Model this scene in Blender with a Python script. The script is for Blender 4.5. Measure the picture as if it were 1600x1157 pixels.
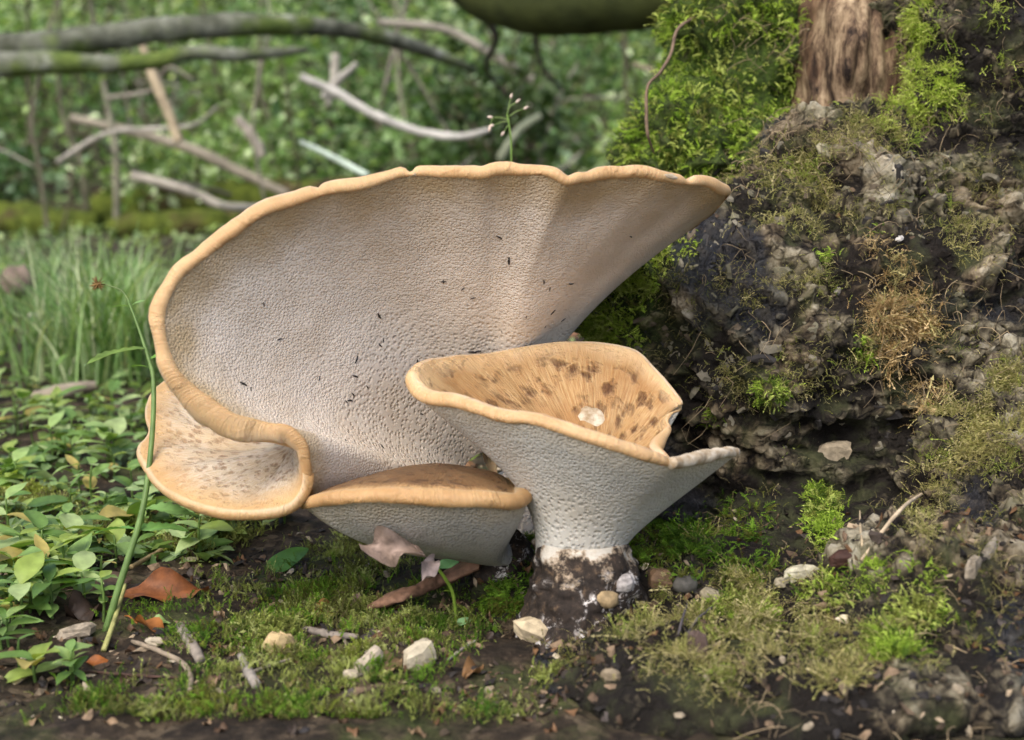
import bpy, math, random
import numpy as np
from mathutils import Vector, Matrix
from mathutils.bvhtree import BVHTree

random.seed(7)
RNG = np.random.default_rng(11)
scene = bpy.context.scene
for o in list(bpy.data.objects):
    bpy.data.objects.remove(o, do_unlink=True)
C = scene.collection

# ------------------------------------------------------------------ camera, sky, sun, exposure
H = 0.36                       # lens height above the forest floor (m)
TH = math.radians(10)          # looking slightly down
F = 2198.0                     # focal length in photo pixels (photo 1600 x 1157)
cam = bpy.data.cameras.new('camera')
cam.lens = 36 * F / 1600
cam.sensor_width = 36
cam.clip_start = 0.02
cam.clip_end = 200
cam.dof.use_dof = True
cam.dof.focus_distance = 1.10
cam.dof.aperture_fstop = 5.8
cam.dof.aperture_blades = 9
camo = bpy.data.objects.new('camera', cam)
C.objects.link(camo)
camo.location = (0, 0, H)
camo.rotation_euler = (math.pi / 2 - TH, 0, 0)
scene.camera = camo

SUN = Vector((-0.30, -0.55, 0.80)).normalized()   # towards the sun: high, a little left, veiled by the canopy
world = bpy.data.worlds.new('World')
scene.world = world
world.use_nodes = True
wn = world.node_tree
bg = wn.nodes['Background']
sky = wn.nodes.new('ShaderNodeTexSky')
sky.sky_type = 'NISHITA'
sky.sun_disc = False
sky.sun_elevation = math.asin(SUN.z)
sky.sun_rotation = math.atan2(SUN.x, SUN.y)
sky.air_density = 0.8
sky.dust_density = 4.0
sky.ozone_density = 0.0
wn.links.new(sky.outputs[0], bg.inputs[0])
bg.inputs[1].default_value = 0.15
sun = bpy.data.lights.new('sun', 'SUN')
sun.energy = 1.1
sun.angle = math.radians(50)
sun.color = (1.0, 0.985, 0.95)
suno = bpy.data.objects.new('sun', sun)
C.objects.link(suno)
suno.rotation_euler = SUN.to_track_quat('Z', 'Y').to_euler()
suno.location = (0, 0, 4)
vs = scene.view_settings
vs.view_transform = 'Standard'
vs.look = 'None'
vs.gamma = 1
vs.exposure = 0.97
vs.use_curve_mapping = False
scene.render.engine = 'CYCLES'
scene.cycles.max_bounces = 7
scene.cycles.diffuse_bounces = 3
scene.cycles.transmission_bounces = 4

# ------------------------------------------------------------------ pixels and points
FW = np.array([0, math.cos(TH), -math.sin(TH)])
UP = np.array([0, math.sin(TH), math.cos(TH)])
RT = np.array([1.0, 0, 0])
CAM = np.array([0, 0, H])


def P(x, y, D):
    return CAM + RT * ((x - 800) / F * D) + UP * ((578.5 - y) / F * D) + FW * D


def PL(lst):
    return np.array([P(*q) for q in lst])


def proj(V):
    d = V - CAM
    D = d @ FW
    Ds = np.where(np.abs(D) < 1e-6, 1e-6, D)
    return 800 + (d @ RT) / Ds * F, 578.5 - (d @ UP) / Ds * F, D


# ------------------------------------------------------------------ numpy noise
def _h(ix, iy, iz, s):
    with np.errstate(over='ignore'):
        h = (ix.astype(np.int64) * 374761393 + iy.astype(np.int64) * 668265263 +
             iz.astype(np.int64) * 2147483647 + s * 974634777) & 0xFFFFFFFF
        h = ((h ^ (h >> 13)) * 1274126177) & 0xFFFFFFFF
        h = ((h ^ (h >> 15)) * 2246822519) & 0xFFFFFFFF
        h = h ^ (h >> 16)
    return (h & 0xFFFFFF) / float(0xFFFFFF)


def vn(p, s=0):
    p = np.asarray(p, float)
    i = np.floor(p).astype(np.int64)
    f = p - i
    u = f * f * f * (f * (f * 6 - 15) + 10)
    r = 0
    for dx in (0, 1):
        wx = u[:, 0] if dx else 1 - u[:, 0]
        for dy in (0, 1):
            wy = u[:, 1] if dy else 1 - u[:, 1]
            for dz in (0, 1):
                wz = u[:, 2] if dz else 1 - u[:, 2]
                r = r + wx * wy * wz * _h(i[:, 0] + dx, i[:, 1] + dy, i[:, 2] + dz, s)
    return r * 2 - 1


def fbm(p, o=4, s=0, g=0.5):
    a, t, r = 1.0, 0.0, 0.0
    p = np.asarray(p, float)
    for k in range(o):
        r = r + a * vn(p * (2.03 ** k) + 17.3 * k, s + k)
        t += a
        a *= g
    return r / t


def worley(p, s=0):
    p = np.asarray(p, float)
    i = np.floor(p).astype(np.int64)
    f1 = np.full(len(p), 9.0)
    f2 = np.full(len(p), 9.0)
    cid = np.zeros(len(p))
    for dx in (-1, 0, 1):
        for dy in (-1, 0, 1):
            for dz in (-1, 0, 1):
                c0, c1, c2 = i[:, 0] + dx, i[:, 1] + dy, i[:, 2] + dz
                q = np.stack([c0 + _h(c0, c1, c2, s), c1 + _h(c0, c1, c2, s + 1), c2 + _h(c0, c1, c2, s + 2)], 1)
                d = np.linalg.norm(q - p, axis=1)
                idv = _h(c0, c1, c2, s + 3)
                nearer = d < f1
                f2 = np.where(nearer, f1, np.minimum(f2, d))
                cid = np.where(nearer, idv, cid)
                f1 = np.where(nearer, d, f1)
    return f1, f2, cid


def sstep(a, b, x):
    t = np.clip((x - a) / (b - a), 0, 1)
    return t * t * (3 - 2 * t)


# ------------------------------------------------------------------ mesh helpers
def mesh_np(name, V, Fc, smooth=True, col=None, uv=None, attrs=None):
    """V (n,3); Fc: (m,k) array or list of such arrays; col (n,3); uv (n,2)"""
    V = np.asarray(V, np.float32)
    if not isinstance(Fc, list):
        Fc = [Fc]
    Fc = [np.asarray(f, np.int32) for f in Fc if len(f)]
    me = bpy.data.meshes.new(name)
    me.vertices.add(len(V))
    me.vertices.foreach_set('co', V.ravel())
    loops = np.concatenate([f.ravel() for f in Fc])
    tot = np.concatenate([np.full(len(f), f.shape[1], np.int32) for f in Fc])
    me.loops.add(len(loops))
    me.loops.foreach_set('vertex_index', loops)
    me.polygons.add(len(tot))
    me.polygons.foreach_set('loop_start', np.concatenate([[0], np.cumsum(tot)[:-1]]).astype(np.int32))
    me.update(calc_edges=True)
    me.validate()
    me.polygons.foreach_set('use_smooth', np.full(len(me.polygons), smooth))
    if col is not None:
        a = me.color_attributes.new('tint', 'FLOAT_COLOR', 'POINT')
        c4 = np.ones((len(V), 4), np.float32)
        c4[:, :3] = col
        a.data.foreach_set('color', c4.ravel())
    if uv is not None:
        a = me.attributes.new('ray', 'FLOAT_VECTOR', 'POINT')
        u3 = np.zeros((len(V), 3), np.float32)
        u3[:, :uv.shape[1]] = uv
        a.data.foreach_set('vector', u3.ravel())
    for k, v in (attrs or {}).items():
        a = me.attributes.new(k, 'FLOAT', 'POINT')
        a.data.foreach_set('value', np.asarray(v, np.float32))
    return me


def link(name, me, mat, parent=None, loc=(0, 0, 0)):
    o = bpy.data.objects.new(name, me)
    C.objects.link(o)
    o.location = loc
    if me is not None and mat is not None and len(me.materials) == 0:
        me.materials.append(mat)
    if parent is not None:
        o.parent = parent
    return o


def tag(o, label, cat, group=None):
    o['label'] = label
    o['category'] = cat
    if group:
        o['group'] = group
    return o


def thing(name, label, cat, loc, group=None):
    o = bpy.data.objects.new(name, None)
    o.empty_display_size = 0.02
    C.objects.link(o)
    o.location = [float(v) for v in loc]
    return tag(o, label, cat, group)


def rel(o):
    """world position of a root (roots are only translated)"""
    v = np.array(o.location)
    while o.parent:
        o = o.parent
        v = v + np.array(o.location)
    return v


def solo(name, V, Fc, mat, label, cat, group=None, smooth=True, col=None):
    """one-mesh thing, origin at its lowest middle point"""
    V = np.asarray(V, float)
    base = np.array([V[:, 0].mean(), V[:, 1].mean(), V[:, 2].min()])
    o = link(name, mesh_np(name, V - base, Fc, smooth, col), mat, None, base)
    return tag(o, label, cat, group)


def part(name, V, Fc, mat, root, smooth=True, **kw):
    return link(name, mesh_np(name, np.asarray(V, float) - rel(root), Fc, smooth, **kw), mat, root)


def grid_faces(n, m, closed=False):
    i = np.arange(n if closed else n - 1)
    j = np.arange(m - 1)
    I, J = np.meshgrid(i, j, indexing='ij')
    I2 = (I + 1) % n
    return np.stack([I * m + J, I2 * m + J, I2 * m + J + 1, I * m + J + 1], -1).reshape(-1, 4)


def spline(pts, n, closed=False):
    pts = np.asarray(pts, float)
    k = len(pts)
    if closed:
        ext = np.vstack([pts[-1:], pts, pts[:2]])
        segs = k
    else:
        ext = np.vstack([2 * pts[0] - pts[1], pts, 2 * pts[-1] - pts[-2]])
        segs = k - 1
    out = []
    for s in range(segs):
        p0, p1, p2, p3 = ext[s:s + 4]
        t = np.linspace(0, 1, 24, endpoint=False)[:, None]
        out.append(0.5 * (2 * p1 + (p2 - p0) * t + (2 * p0 - 5 * p1 + 4 * p2 - p3) * t ** 2 + (3 * p1 - p0 - 3 * p2 + p3) * t ** 3))
    out = np.vstack(out + [pts[:1] if closed else pts[-1:]])
    d = np.concatenate([[0], np.cumsum(np.linalg.norm(np.diff(out[:, :3], axis=0), axis=1))])
    q = np.linspace(0, d[-1], n + 1 if closed else n)
    r = np.stack([np.interp(q, d, out[:, c]) for c in range(pts.shape[1])], 1)
    return r[:-1] if closed else r


def tube(pts, rad, n=24, seg=8, bump=0.0, seed=0, cap=True):
    """tapered tube along a spline; rad scalar or list"""
    pts = np.asarray(pts, float)
    rad = np.broadcast_to(np.asarray(rad, float), (len(pts),))
    q = spline(np.hstack([pts, rad[:, None]]), n)
    c, r = q[:, :3], q[:, 3]
    T = np.gradient(c, axis=0)
    T /= np.linalg.norm(T, axis=1)[:, None] + 1e-12
    ref = np.array([0.13, 0.31, 0.94])
    if abs(T.mean(0) @ ref) > 0.8:
        ref = np.array([0.9, 0.3, 0.1])
    A = np.cross(T, ref)
    A /= np.linalg.norm(A, axis=1)[:, None]
    B = np.cross(T, A)
    an = np.linspace(0, 2 * math.pi, seg, endpoint=False)
    V = c[:, None] + r[:, None, None] * (np.cos(an)[None, :, None] * A[:, None] + np.sin(an)[None, :, None] * B[:, None])
    V = V.reshape(-1, 3)
    if bump:
        rr = np.repeat(r, seg)
        N = V - np.repeat(c, seg, 0)
        V = V + N * (bump * fbm(V / np.maximum(r.mean(), 1e-4) * 0.7, 3, seed))[:, None]
    fc = []
    i = np.arange(n - 1)
    j = np.arange(seg)
    I, J = np.meshgrid(i, j, indexing='ij')
    J2 = (J + 1) % seg
    fc.append(np.stack([I * seg + J, I * seg + J2, (I + 1) * seg + J2, (I + 1) * seg + J], -1).reshape(-1, 4))
    if cap:
        V = np.vstack([V, c[:1], c[-1:]])
        a, b = n * seg, n * seg + 1
        jj = np.arange(seg)
        fc.append(np.stack([np.full(seg, a), (jj + 1) % seg, jj], 1))
        fc.append(np.stack([np.full(seg, b), (n - 1) * seg + jj, (n - 1) * seg + (jj + 1) % seg], 1))
    return V, fc


def join(parts):
    V, Q, T, off = [], [], [], 0
    for v, fc in parts:
        for f in (fc if isinstance(fc, list) else [fc]):
            f = np.asarray(f)
            (Q if f.shape[1] == 4 else T).append(f + off)
        V.append(v)
        off += len(v)
    out = []
    if Q:
        out.append(np.vstack(Q))
    if T:
        out.append(np.vstack(T))
    return np.vstack(V), out


def rotm(ax, ang):
    return np.array(Matrix.Rotation(ang, 3, ax))


def frame(z, x):
    z = np.asarray(z, float)
    z = z / np.linalg.norm(z)
    x = np.asarray(x, float) - z * (np.asarray(x, float) @ z)
    x = x / np.linalg.norm(x)
    return np.stack([x, np.cross(z, x), z], 1)


# ------------------------------------------------------------------ material helpers
class Mt:
    def __init__(s, name, rough=0.7, spec=0.3):
        s.m = bpy.data.materials.new(name)
        s.m.use_nodes = True
        s.t = s.m.node_tree
        s.b = s.t.nodes['Principled BSDF']
        s.b.inputs['Roughness'].default_value = rough
        s.b.inputs['Specular IOR Level'].default_value = spec

    def n(s, typ, **kw):
        nd = s.t.nodes.new('ShaderNode' + typ)
        for k, v in kw.items():
            if k in nd.inputs.keys():
                s.put(nd.inputs[k], v)
            else:
                setattr(nd, k, v)
        return nd

    def put(s, sock, v):
        if isinstance(v, bpy.types.NodeSocket):
            s.t.links.new(v, sock)
        else:
            if isinstance(v, (tuple, list)) and sock.type == 'RGBA' and len(v) == 3:
                v = (*v, 1)
            sock.default_value = v

    def co(s, kind='Object', scale=(1, 1, 1)):
        t = s.n('TexCoord')
        mp = s.n('Mapping')
        s.put(mp.inputs[0], t.outputs[kind])
        mp.inputs['Scale'].default_value = scale
        return mp.outputs[0]

    def attr(s, name):
        return s.n('Attribute', attribute_name=name)

    def noise(s, vec, scale, detail=5, rough=0.55, dist=0.0):
        nd = s.n('TexNoise', Vector=vec, Scale=scale, Detail=detail, Roughness=rough, Distortion=dist)
        return nd.outputs[0]

    def vor(s, vec, scale, feature='F1', out='Distance', rnd=1.0):
        nd = s.n('TexVoronoi', feature=feature)
        s.put(nd.inputs['Vector'], vec)
        nd.inputs['Scale'].default_value = scale
        nd.inputs['Randomness'].default_value = rnd
        return nd.outputs[out]

    def ramp(s, fac, stops, interp='LINEAR'):
        r = s.n('ValToRGB')
        r.color_ramp.interpolation = interp
        e = r.color_ramp.elements
        while len(e) < len(stops):
            e.new(0.5)
        for q, (p, c) in zip(e, stops):
            q.position = p
            q.color = (*c, 1) if not isinstance(c, (int, float)) else (c, c, c, 1)
        s.put(r.inputs[0], fac)
        return r.outputs[0]

    def mix(s, fac, a, b, mode='MIX'):
        nd = s.n('Mix', data_type='RGBA', blend_type=mode)
        s.put(nd.inputs[0], fac)
        s.put(nd.inputs[6], a)
        s.put(nd.inputs[7], b)
        return nd.outputs[2]

    def math(s, op, a, b=0.0, clamp=False):
        nd = s.n('Math', operation=op)
        nd.use_clamp = clamp
        s.put(nd.inputs[0], a)
        s.put(nd.inputs[1], b)
        return nd.outputs[0]

    def rng(s, v, a, b, c=0.0, d=1.0):
        nd = s.n('MapRange')
        s.put(nd.inputs[0], v)
        for k, x in zip((1, 2, 3, 4), (a, b, c, d)):
            nd.inputs[k].default_value = x
        return nd.outputs[0]

    def bump(s, h, strength=0.5, dist=0.002, prev=None):
        nd = s.n('Bump')
        s.put(nd.inputs['Height'], h)
        nd.inputs['Strength'].default_value = strength
        nd.inputs['Distance'].default_value = dist
        if prev is not None:
            s.put(nd.inputs['Normal'], prev)
        s.put(s.b.inputs['Normal'], nd.outputs[0])
        return nd.outputs[0]

    def color(s, c):
        s.put(s.b.inputs['Base Color'], c)

    def rough(s, r):
        s.put(s.b.inputs['Roughness'], r)

    def sss(s, w, rad, scale=0.01):
        s.b.inputs['Subsurface Weight'].default_value = w
        s.b.inputs['Subsurface Radius'].default_value = rad
        s.b.inputs['Subsurface Scale'].default_value = scale

    def translucent(s, col, fac=0.35):
        tr = s.n('BsdfTranslucent')
        s.put(tr.inputs[0], col)
        mx = s.n('MixShader')
        mx.inputs[0].default_value = fac
        out = s.t.nodes['Material Output']
        s.t.links.new(s.b.outputs[0], mx.inputs[1])
        s.t.links.new(tr.outputs[0], mx.inputs[2])
        s.t.links.new(mx.outputs[0], out.inputs[0])


def foliage_mat(name, rough=0.5, fac=0.35, spec=0.3, vein=0.0):
    m = Mt(name, rough, spec)
    a = m.attr('tint').outputs['Color']
    v = m.co()
    c = m.mix(0.5, a, m.ramp(m.noise(v, 90, 3), [(0.3, 0.55), (0.7, 1.35)]), 'MULTIPLY')
    c = m.mix(1.0, c, (1.2, 1.2, 1.2), 'MULTIPLY')
    m.color(c)
    m.translucent(m.mix(1.0, c, (1.15, 1.2, 0.5), 'MULTIPLY'), fac)
    return m.m


def wood_mat(name, c0, c1, c2, scale=40, stretch=(1, 1, 1), rough=0.75, bump=0.5, bd=0.002):
    m = Mt(name, rough, 0.2)
    v = m.co('Object', stretch)
    n1 = m.noise(v, scale, 6, 0.65)
    m.color(m.ramp(n1, [(0.28, c0), (0.5, c1), (0.72, c2)]))
    m.bump(m.noise(v, scale * 3, 5, 0.7), bump, bd)
    return m.m


MAT = {}
MAT['moss'] = foliage_mat('moss', 0.65, 0.30, 0.15)
MAT['leaf'] = foliage_mat('green_leaf', 0.42, 0.35, 0.4)
MAT['far_leaf'] = foliage_mat('far_leaf', 0.45, 0.4, 0.35)
MAT['grass'] = foliage_mat('grass', 0.45, 0.35, 0.35)

# tinted dry matter (colour from the mesh, grain from noise)
def dry_mat(name, rough=0.7, scale=120, bd=0.0012, fac=0.0):
    m = Mt(name, rough, 0.25)
    a = m.attr('tint').outputs['Color']
    v = m.co()
    c = m.mix(1.0, a, m.ramp(m.noise(v, scale, 6, 0.65), [(0.3, 0.45), (0.5, 0.95), (0.72, 1.3)]), 'MULTIPLY')
    m.color(c)
    m.bump(m.noise(v, scale * 2.2, 5, 0.65), 0.6, bd)
    if fac:
        m.translucent(c, fac)
    return m.m


MAT['dry'] = dry_mat('dry_wood')
MAT['deadleaf'] = dry_mat('dead_leaf', 0.5, 70, 0.0006, 0.18)
MAT['stick'] = dry_mat('stick_bark', 0.8, 60, 0.002)
MAT['far_stick'] = dry_mat('far_stick_bark', 0.85, 12, 0.006)

# ------------------------------------------------------------------ ground
def gh(x, y):
    x = np.asarray(x, float)
    y = np.asarray(y, float)
    p = np.stack([x, y, np.zeros_like(x)], 1)
    near = 1 - sstep(1.5, 3.0, y)
    z = 0.010 * fbm(p * 7, 3, 3) * near + 0.05 * fbm(p * 1.1, 3, 5) * sstep(1.3, 3.5, y)
    z = z + near * (0.006 * fbm(p * 26, 3, 9) + 0.0035 * fbm(p * 80, 3, 21))
    z = z + 0.012 * np.exp(-((x - 0.30) / 0.30) ** 2 - ((y - 1.12) / 0.22) ** 2)          # soil heaped round the stump
    z = z + 0.008 * np.exp(-((x + 0.02) / 0.16) ** 2 - ((y - 1.20) / 0.12) ** 2)
    z = z + np.clip(y - 6.5, 0, 100) * 0.16 + np.clip(y - 9, 0, 100) * 0.28                # wooded bank behind
    return z


def lines(segs):
    out = []
    for a, b, st in segs:
        out.append(np.arange(a, b, st))
    return np.unique(np.round(np.concatenate(out), 5))


gx = lines([(-30, -6, 3), (-6, -2, 0.4), (-2, -0.7, 0.05), (-0.7, 0.75, 0.005), (0.75, 2, 0.05), (2, 6, 0.4), (6, 30.1, 3)])
gy = lines([(-3, 0.5, 0.25), (0.5, 0.78, 0.02), (0.78, 1.7, 0.0055), (1.7, 2.6, 0.02), (2.6, 6, 0.12), (6, 14, 0.5), (14, 40.1, 2)])
GX, GY = np.meshgrid(gx, gy, indexing='ij')
gV = np.stack([GX.ravel(), GY.ravel(), gh(GX.ravel(), GY.ravel())], 1)
gF = grid_faces(len(gx), len(gy))
m = Mt('forest_floor', 0.9, 0.2)
v = m.co()
soil = m.ramp(m.noise(v, 55, 8, 0.7), [(0.3, (0.010, 0.008, 0.006)), (0.5, (0.030, 0.022, 0.015)), (0.62, (0.075, 0.055, 0.036)), (0.78, (0.16, 0.125, 0.085))])
flk = m.ramp(m.vor(v, 130, 'F1', 'Color'), [(0.2, (0.02, 0.015, 0.01)), (0.6, (0.07, 0.05, 0.03)), (0.9, (0.22, 0.17, 0.11))])
soil = m.mix(m.ramp(m.noise(v, 16, 3), [(0.45, 0.0), (0.6, 0.55)]), soil, flk)
soil = m.mix(m.ramp(m.noise(v, 9, 5), [(0.5, 0.0), (0.66, 0.5)]), soil, m.ramp(m.noise(v, 140, 4), [(0.3, (0.025, 0.045, 0.010)), (0.7, (0.10, 0.15, 0.03))]))
m.color(soil)
b1 = m.bump(m.noise(v, 60, 8, 0.7), 0.8, 0.010)
m.bump(m.vor(v, 170), 0.5, 0.003, b1)
MAT['ground'] = m.m
ground = link('ground', mesh_np('ground', gV, gF), MAT['ground'])
ground['kind'] = 'structure'


def hits(bvhs, x, y):
    d = Vector(P(x, y, 1.0) - CAM).normalized()
    best = None
    for b in bvhs:
        h = b.ray_cast(Vector(CAM), d)
        if h[0] is not None and (best is None or h[3] < best[2]):
            best = (np.array(h[0]), np.array(h[1]), h[3])
    return best


def bvh(V, Fc):
    fl = []
    for f in (Fc if isinstance(Fc, list) else [Fc]):
        fl += np.asarray(f).tolist()
    return BVHTree.FromPolygons(np.asarray(V).tolist(), fl)


sel = (gV[:, 1] > -1)
GB = bvh(gV, gF)


def G(x, y):
    h = hits([GB], x, y)
    return h[0]


# ------------------------------------------------------------------ stump
def ell(c, r, u=28, w=18):
    c = P(*c)
    th = np.linspace(0, math.pi, w)
    ph = np.linspace(0, 2 * math.pi, u, endpoint=False)
    V = np.stack([np.outer(np.cos(ph), np.sin(th)) * r[0], np.outer(np.sin(ph), np.sin(th)) * r[1], np.outer(np.ones(u), np.cos(th)) * r[2]], -1)
    return c + V.reshape(-1, 3), [grid_faces(u, w, True)]


def gell(c, r):
    p = G(*c)
    px_, py_, pd_ = proj(p[None])
    return ell((px_[0], py_[0], pd_[0]), r)


blobs = [
    ell((1215, 545, 1.28), (0.155, 0.14, 0.135)), ell((1058, 508, 1.27), (0.082, 0.085, 0.082)),
    ell((1190, 395, 1.29), (0.075, 0.09, 0.068)), ell((1330, 345, 1.32), (0.115, 0.11, 0.105)),
    ell((1420, 540, 1.27), (0.13, 0.12, 0.13)), ell((1075, 650, 1.30), (0.075, 0.08, 0.075)),
    ell((1290, 700, 1.30), (0.19, 0.14, 0.14)), ell((1110, 730, 1.30), (0.11, 0.10, 0.10)),
    gell((1290, 1050), (0.20, 0.11, 0.030)), gell((1130, 930), (0.12, 0.09, 0.034)),
    gell((850, 915), (0.055, 0.05, 0.032)), gell((1460, 1000), (0.12, 0.10, 0.075)),
    gell((1350, 880), (0.15, 0.10, 0.055)),
    tube(PL([(1640, -420, 1.42), (1585, -120, 1.38), (1560, 100, 1.345), (1550, 330, 1.32), (1590, 560, 1.30), (1650, 800, 1.3)]), [.09, .085, .085, .09, .10, .12], 40, 20),
    tube(PL([(1720, 480, 1.22), (1590, 620, 1.18), (1500, 730, 1.15), (1440, 850, 1.12), (1390, 980, 1.08)]), [.055, .052, .046, .038, .026], 40, 16),
    tube(PL([(1790, 560, 1.22), (1680, 740, 1.14), (1620, 890, 1.06), (1590, 1030, 0.985), (1575, 1170, 0.93), (1560, 1300, 0.89)]), [.10, .090, .080, .066, .050, .03], 40, 16),
    # trunk: hollow-fronted, tall and broken above the frame
    tube([(0.44, 1.63, -0.15), (0.44, 1.62, 0.08), (0.435, 1.61, 0.3), (0.445, 1.62, 0.5), (0.45, 1.63, 0.66), (0.46, 1.64, 0.74)], [.31, .275, .236, .225, .20, .12], 40, 36),
    ell((1160, 100, 1.47), (0.075, 0.07, 0.20)), ell((1120, 260, 1.45), (0.085, 0.09, 0.09)),
]
bV, bF = join(blobs)
tmpme = mesh_np('stump_shape', bV, bF)
tmpo = link('stump_shape', tmpme, None)
md = tmpo.modifiers.new('remesh', 'REMESH')
md.mode = 'VOXEL'
md.voxel_size = 0.0043
ms = tmpo.modifiers.new('smooth', 'SMOOTH')
ms.factor = 0.6
ms.iterations = 14
dg = bpy.context.evaluated_depsgraph_get()
ev = tmpo.evaluated_get(dg)
em = bpy.data.meshes.new_from_object(ev)
sV = np.empty(len(em.vertices) * 3)
em.vertices.foreach_get('co', sV)
sV = sV.reshape(-1, 3)
sN = np.empty(len(em.vertices) * 3)
em.vertex_normals.foreach_get('vector', sN)
sN = sN.reshape(-1, 3)
li = np.empty(len(em.loops), np.int32)
em.loops.foreach_get('vertex_index', li)
sF = li.reshape(-1, 4)
bpy.data.objects.remove(tmpo, do_unlink=True)
fz = sV[sF].mean(1)
sF = sF[(fz[:, 2] > gh(fz[:, 0], fz[:, 1]) - 0.03)]
used = np.unique(sF)
remap = np.full(len(sV), -1)
remap[used] = np.arange(len(used))
sF = remap[sF]
sV, sN = sV[used], sN[used]

spx, spy, spd = proj(sV)
trunk = sstep(1.36, 1.42, spd) * (1 - sstep(560, 700, spy))        # rear trunk: vertical bark
def vec3(p, f, s_):
    return np.stack([fbm(p * f, 3, s_), fbm(p * f, 3, s_ + 1), fbm(p * f, 3, s_ + 2)], 1)


def ridged(p, o, s_, g=0.5):
    a_, t_, r_ = 1.0, 0.0, 0.0
    for k in range(o):
        r_ = r_ + a_ * (1 - np.abs(vn(p * 2.1 ** k + 7.7 * k, s_ + k))) ** 2
        t_ += a_
        a_ *= g
    return r_ / t_


warp = sV + 0.048 * vec3(sV, 8, 31) + 0.008 * vec3(sV, 40, 35)
lump = fbm(sV * 11, 3, 41)
ridg = ridged(warp * np.array([14, 14, 24]), 5, 43, 0.52)
crk = ridged(warp * np.array([45, 45, 75]) + 3, 3, 47)
w1, w2, wid = worley(warp * np.array([38, 38, 60]), 50)
w1b, w2b, widb = worley(warp * 120, 60)
edge = np.clip((w2 - w1) * 5, 0, 1)
edgeb = np.clip((w2b - w1b) * 4, 0, 1)
disp = 0.018 * lump + 0.036 * (ridg - 0.55) + 0.005 * (crk - 0.55) + 0.004 * wid * edge + 0.003 * edgeb * (widb - 0.2)
warp2 = sV + 0.085 * vec3(sV, 5.5, 131)
wrk = ridged(warp2 * np.array([13, 13, 62]), 3, 147, 0.45)
disp += 0.020 * (wrk - 0.55) + 0.004 * fbm(warp * 130, 3, 70)
vert_g = fbm(sV * np.array([60, 60, 7]), 4, 71)                     # long vertical furrows on the trunk
disp = disp * (1 - 0.45 * trunk) + trunk * 0.010 * vert_g
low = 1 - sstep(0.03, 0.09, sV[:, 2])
disp = disp * (1 - 0.45 * low)
sV = sV + sN * disp[:, None]
# bark tone: 0 black wet wood, also painted recess shade .. 1 pale lichen crust
tone = 0.27 + 0.34 * fbm(sV * 13, 4, 81) + 0.55 * (ridg - 0.55) + 0.40 * (crk - 0.55) + 0.45 * (wrk - 0.55) + 0.16 * (wid - 0.5) * edge + 0.14 * (widb - .5) * edgeb
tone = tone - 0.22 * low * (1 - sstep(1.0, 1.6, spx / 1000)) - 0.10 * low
tone = 0.33 + (tone - 0.31) * 1.45
tone = tone - 0.10 * sstep(640, 720, spy) * (1 - sstep(800, 860, spy))  # recess shade painted in as a darker band below the burr
wet = fbm(sV * 11 + 5, 3, 90)
cx_ = (spx - 1110) / 75
cy_ = (spy - 400) / 75
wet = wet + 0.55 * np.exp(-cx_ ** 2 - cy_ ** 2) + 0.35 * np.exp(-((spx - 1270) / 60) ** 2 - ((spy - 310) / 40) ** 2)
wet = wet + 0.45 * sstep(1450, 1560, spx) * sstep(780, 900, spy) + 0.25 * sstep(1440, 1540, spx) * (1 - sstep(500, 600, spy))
wet = wet + 0.42 * np.exp(-((spx - 1240) / 150) ** 2 - ((spy - 730) / 60) ** 2)  # wet black wood plus the shade of the burr's hollow put into colour
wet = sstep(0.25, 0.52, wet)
brown = sstep(-0.1, 0.3, fbm(sV * 17 + 9, 3, 95) + 0.5 * trunk)

m = Mt('stump_bark', 0.85, 0.25)
v = m.co()
tn = m.attr('tone').outputs['Fac']
br = m.attr('brown').outputs['Fac']
wet_shade = m.attr('wet').outputs['Fac']
wv_ = m.n('VectorMath', operation='ADD')
m.put(wv_.inputs[0], v)
nzv = m.n('TexNoise', Scale=28.0, Detail=4.0)
m.put(nzv.inputs['Vector'], v)
scv = m.n('VectorMath', operation='SCALE')
m.put(scv.inputs[0], nzv.outputs[1])
scv.inputs['Scale'].default_value = 0.022
m.put(wv_.inputs[1], scv.outputs[0])
fis = m.ramp(m.vor(wv_.outputs[0], 62, 'DISTANCE_TO_EDGE'), [(0.0, 0.0), (0.10, 1.0)])
tn2 = m.math('ADD', tn, m.rng(m.noise(wv_.outputs[0], 75, 8, 0.66), 0.25, 0.75, -0.34, 0.36))
tn2 = m.math('SUBTRACT', tn2, m.math('MULTIPLY', m.math('SUBTRACT', 1.0, fis), 0.22))
grey = m.ramp(tn2, [(0.05, (0.016, 0.013, 0.010)), (0.26, (0.095, 0.080, 0.052)), (0.45, (0.235, 0.205, 0.135)), (0.68, (0.44, 0.40, 0.29)), (0.9, (0.60, 0.56, 0.45))])
brn = m.ramp(tn2, [(0.05, (0.014, 0.009, 0.006)), (0.28, (0.10, 0.062, 0.034)), (0.5, (0.26, 0.18, 0.105)), (0.75, (0.46, 0.36, 0.23))])
c = m.mix(m.math('MULTIPLY', br, 0.45), grey, brn)
c = m.mix(m.ramp(m.noise(v, 30, 4), [(0.5, 0.0), (0.68, 0.55)]), c, (0.10, 0.115, 0.045))
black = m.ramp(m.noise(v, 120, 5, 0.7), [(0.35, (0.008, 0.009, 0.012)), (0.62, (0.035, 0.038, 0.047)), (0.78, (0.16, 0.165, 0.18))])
c = m.mix(m.math('MULTIPLY', wet_shade, 0.85), c, black)
c = m.mix(m.math('MULTIPLY', m.attr('green').outputs['Fac'], 0.9), c, m.ramp(m.noise(v, 140, 5), [(0.3, (0.02, 0.035, 0.008)), (0.7, (0.10, 0.17, 0.025))]))
m.color(c)
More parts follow.
